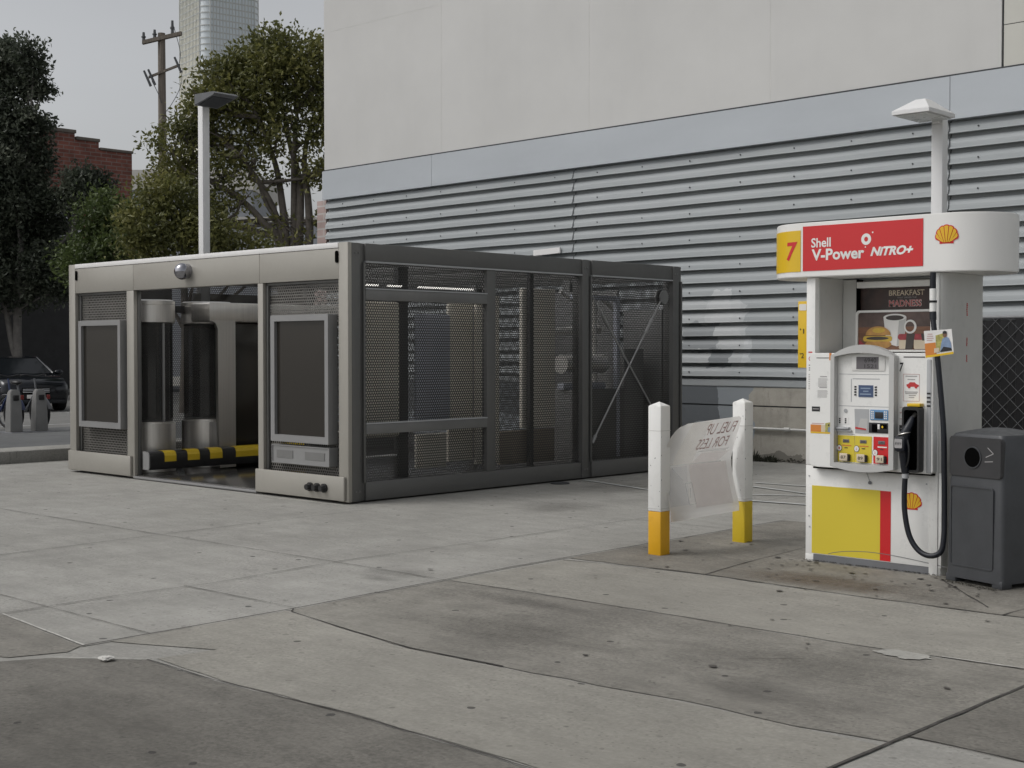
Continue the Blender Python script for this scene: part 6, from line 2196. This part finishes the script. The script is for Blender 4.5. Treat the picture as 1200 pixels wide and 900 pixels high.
# ------------------------------------------------------------------ bike share
def bike(parent_name, y, lab, frame_m):
    c0 = Vector((-24.5, y, 0.012))
    t = thing(parent_name, tuple(c0), lab, 'bicycle', 'hire bikes in the docking station')
    BMx = Matrix.Translation(c0) @ Matrix.Rotation(R(6), 4, 'Z')

    def q(b, n, m_, p=t):
        return b.xf(BMx).build(n, m_, p)
    for x in (0.25, -0.85):
        w_ = q(MB().torus((x, 0, 0.32), 0.295, 0.026, 'Y'), 'wheel', M['tyre'])
        b = MB().torus((x, 0, 0.32), 0.262, 0.010, 'Y', ms=6)
        for k in range(12):
            a = math.pi * k / 6
            b.cyl((x, 0, 0.32), (x + .26 * math.cos(a), 0, 0.32 + .26 * math.sin(a)), 0.003, seg=4)
        q(b, 'rim', M['bike_silver'], w_)
        b = MB()
        pr = None
        for k in range(13):
            a = R(15 + 150 * k / 12)
            cur = [b.bm.verts.new((x + .335 * math.cos(a), s_ * .04, .32 + .335 * math.sin(a))) for s_ in (-1, 1)] + [b.bm.verts.new((x + .345 * math.cos(a), s_ * .03, .32 + .345 * math.sin(a))) for s_ in (1, -1)]
            if pr:
                for m in range(4):
                    b.bm.faces.new((pr[m], pr[(m + 1) % 4], cur[(m + 1) % 4], cur[m]))
            pr = cur
        q(b, 'mudguard', frame_m)
    b = MB()
    b.tube([(0.25, 0.05, .32), (0.17, 0.05, .68), (0.14, 0, .74), (0.08, 0, .98)], 0.018, 8)
    b.tube([(0.12, 0, .72), (-0.15, 0, .42), (-0.32, 0, .34), (-0.85, 0, .32)], 0.028, 8)
    b.tube([(-0.32, 0, .34), (-0.48, 0, .85)], 0.02, 8)
    b.tube([(-0.40, 0, .6), (-0.85, 0.05, .32)], 0.014, 8)
    q(b, 'frame', frame_m)
    q(MB().tube([(0.0, -.30, 1.03), (0.10, -.2, 1.05), (0.09, 0, 1.02), (0.10, .2, 1.05), (0.0, .30, 1.03)], 0.014, 8), 'handlebar', M['black'])
    q(MB().sphere((-0.50, 0, .89), 0.12, 1.1, .75, .4), 'saddle', M['black'])
    q(MB().box(-1.22, -1.19, -.03, .03, .42, .50, .005), 'reflector', M['bike_red'])
    q(MB().box(0.52, 0.54, -.03, .03, .60, .68, .005), 'reflector', M['bike_red'])
    return t


def dock(y, lab):
    c0 = Vector((-23.92, y, 0.012))
    t = thing('bike_dock', tuple(c0), lab, 'bike dock', 'docks of the bike hire station')
    b = MB()
    pr = None
    for z, w_, d_ in ((0, .115, .11), (.1, .12, .12), (.55, .105, .10), (.74, .09, .07), (.79, .06, .05)):
        cur = [b.bm.verts.new(c0 + Vector((sx * d_, sy * w_, z))) for sx, sy in ((-1, -1), (1, -1), (1, 1), (-1, 1))]
        if pr:
            for k in range(4):
                b.bm.faces.new((pr[k], pr[(k + 1) % 4], cur[(k + 1) % 4], cur[k]))
        else:
            b.bm.faces.new(list(reversed(cur)))
        pr = cur
    b.bm.faces.new(pr)
    bmesh.ops.bevel(b.bm, geom=list(b.bm.edges), offset=0.012, segments=2, affect='EDGES')
    b.build('dock_body', M['dock'], t)
    MB().box(c0.x + 0.07, c0.x + 0.115, y - .05, y + .05, 0.60, 0.70, 0.01).build('dock_lock', M['black'], t)
    MB().box(c0.x - 0.35, c0.x + 0.3, y - .20, y + .20, 0.0, 0.02, 0.005).build('dock_plate', M['kick'], t)
    return t


dock(12.02, 'grey bike dock nearer the left edge of the picture')
dock(12.52, 'grey bike dock nearer the kiosk')
bike('bicycle', 12.16, 'dark blue hire bicycle beside the left-hand grey dock', M['bike_blue'])
bike('bicycle', 12.68, 'grey hire bicycle beside the dock nearer the kiosk', M['bike_silver'])
hp = Vector((-22.4, 13.25, 0.012))
hoop = MB()
hoop.tube([hp + Vector((0, 0, 0)), hp + Vector((0, -0.05, .35)), hp + Vector((0, 0.06, .58)), hp + Vector((0, 0.28, .68)), hp + Vector((0, 0.50, .58)), hp + Vector((0, 0.60, .35)), hp + Vector((0, .55, 0))], 0.03, 10)
hoop.build('bike_rack', M['dock'], None, 'grey curved bike rack hoop partly hidden by the corner of the kiosk', 'bike rack')

# crumpled paper on the ground
b = MB()
t = bmesh.new()
bmesh.ops.create_icosphere(t, subdivisions=3, radius=0.032)
for v in t.verts:
    v.co *= 1 + 0.5 * mnoise.noise(v.co * 55)
    v.co.z *= 0.35
    v.co.x *= 1.3
b._merge(t, Matrix.Translation((-6.03, 3.50, 0.018)))
b.build('paper_scrap', M['litter'], None, 'crumpled white paper scrap lying on the dark concrete in front', 'paper', smooth=0)
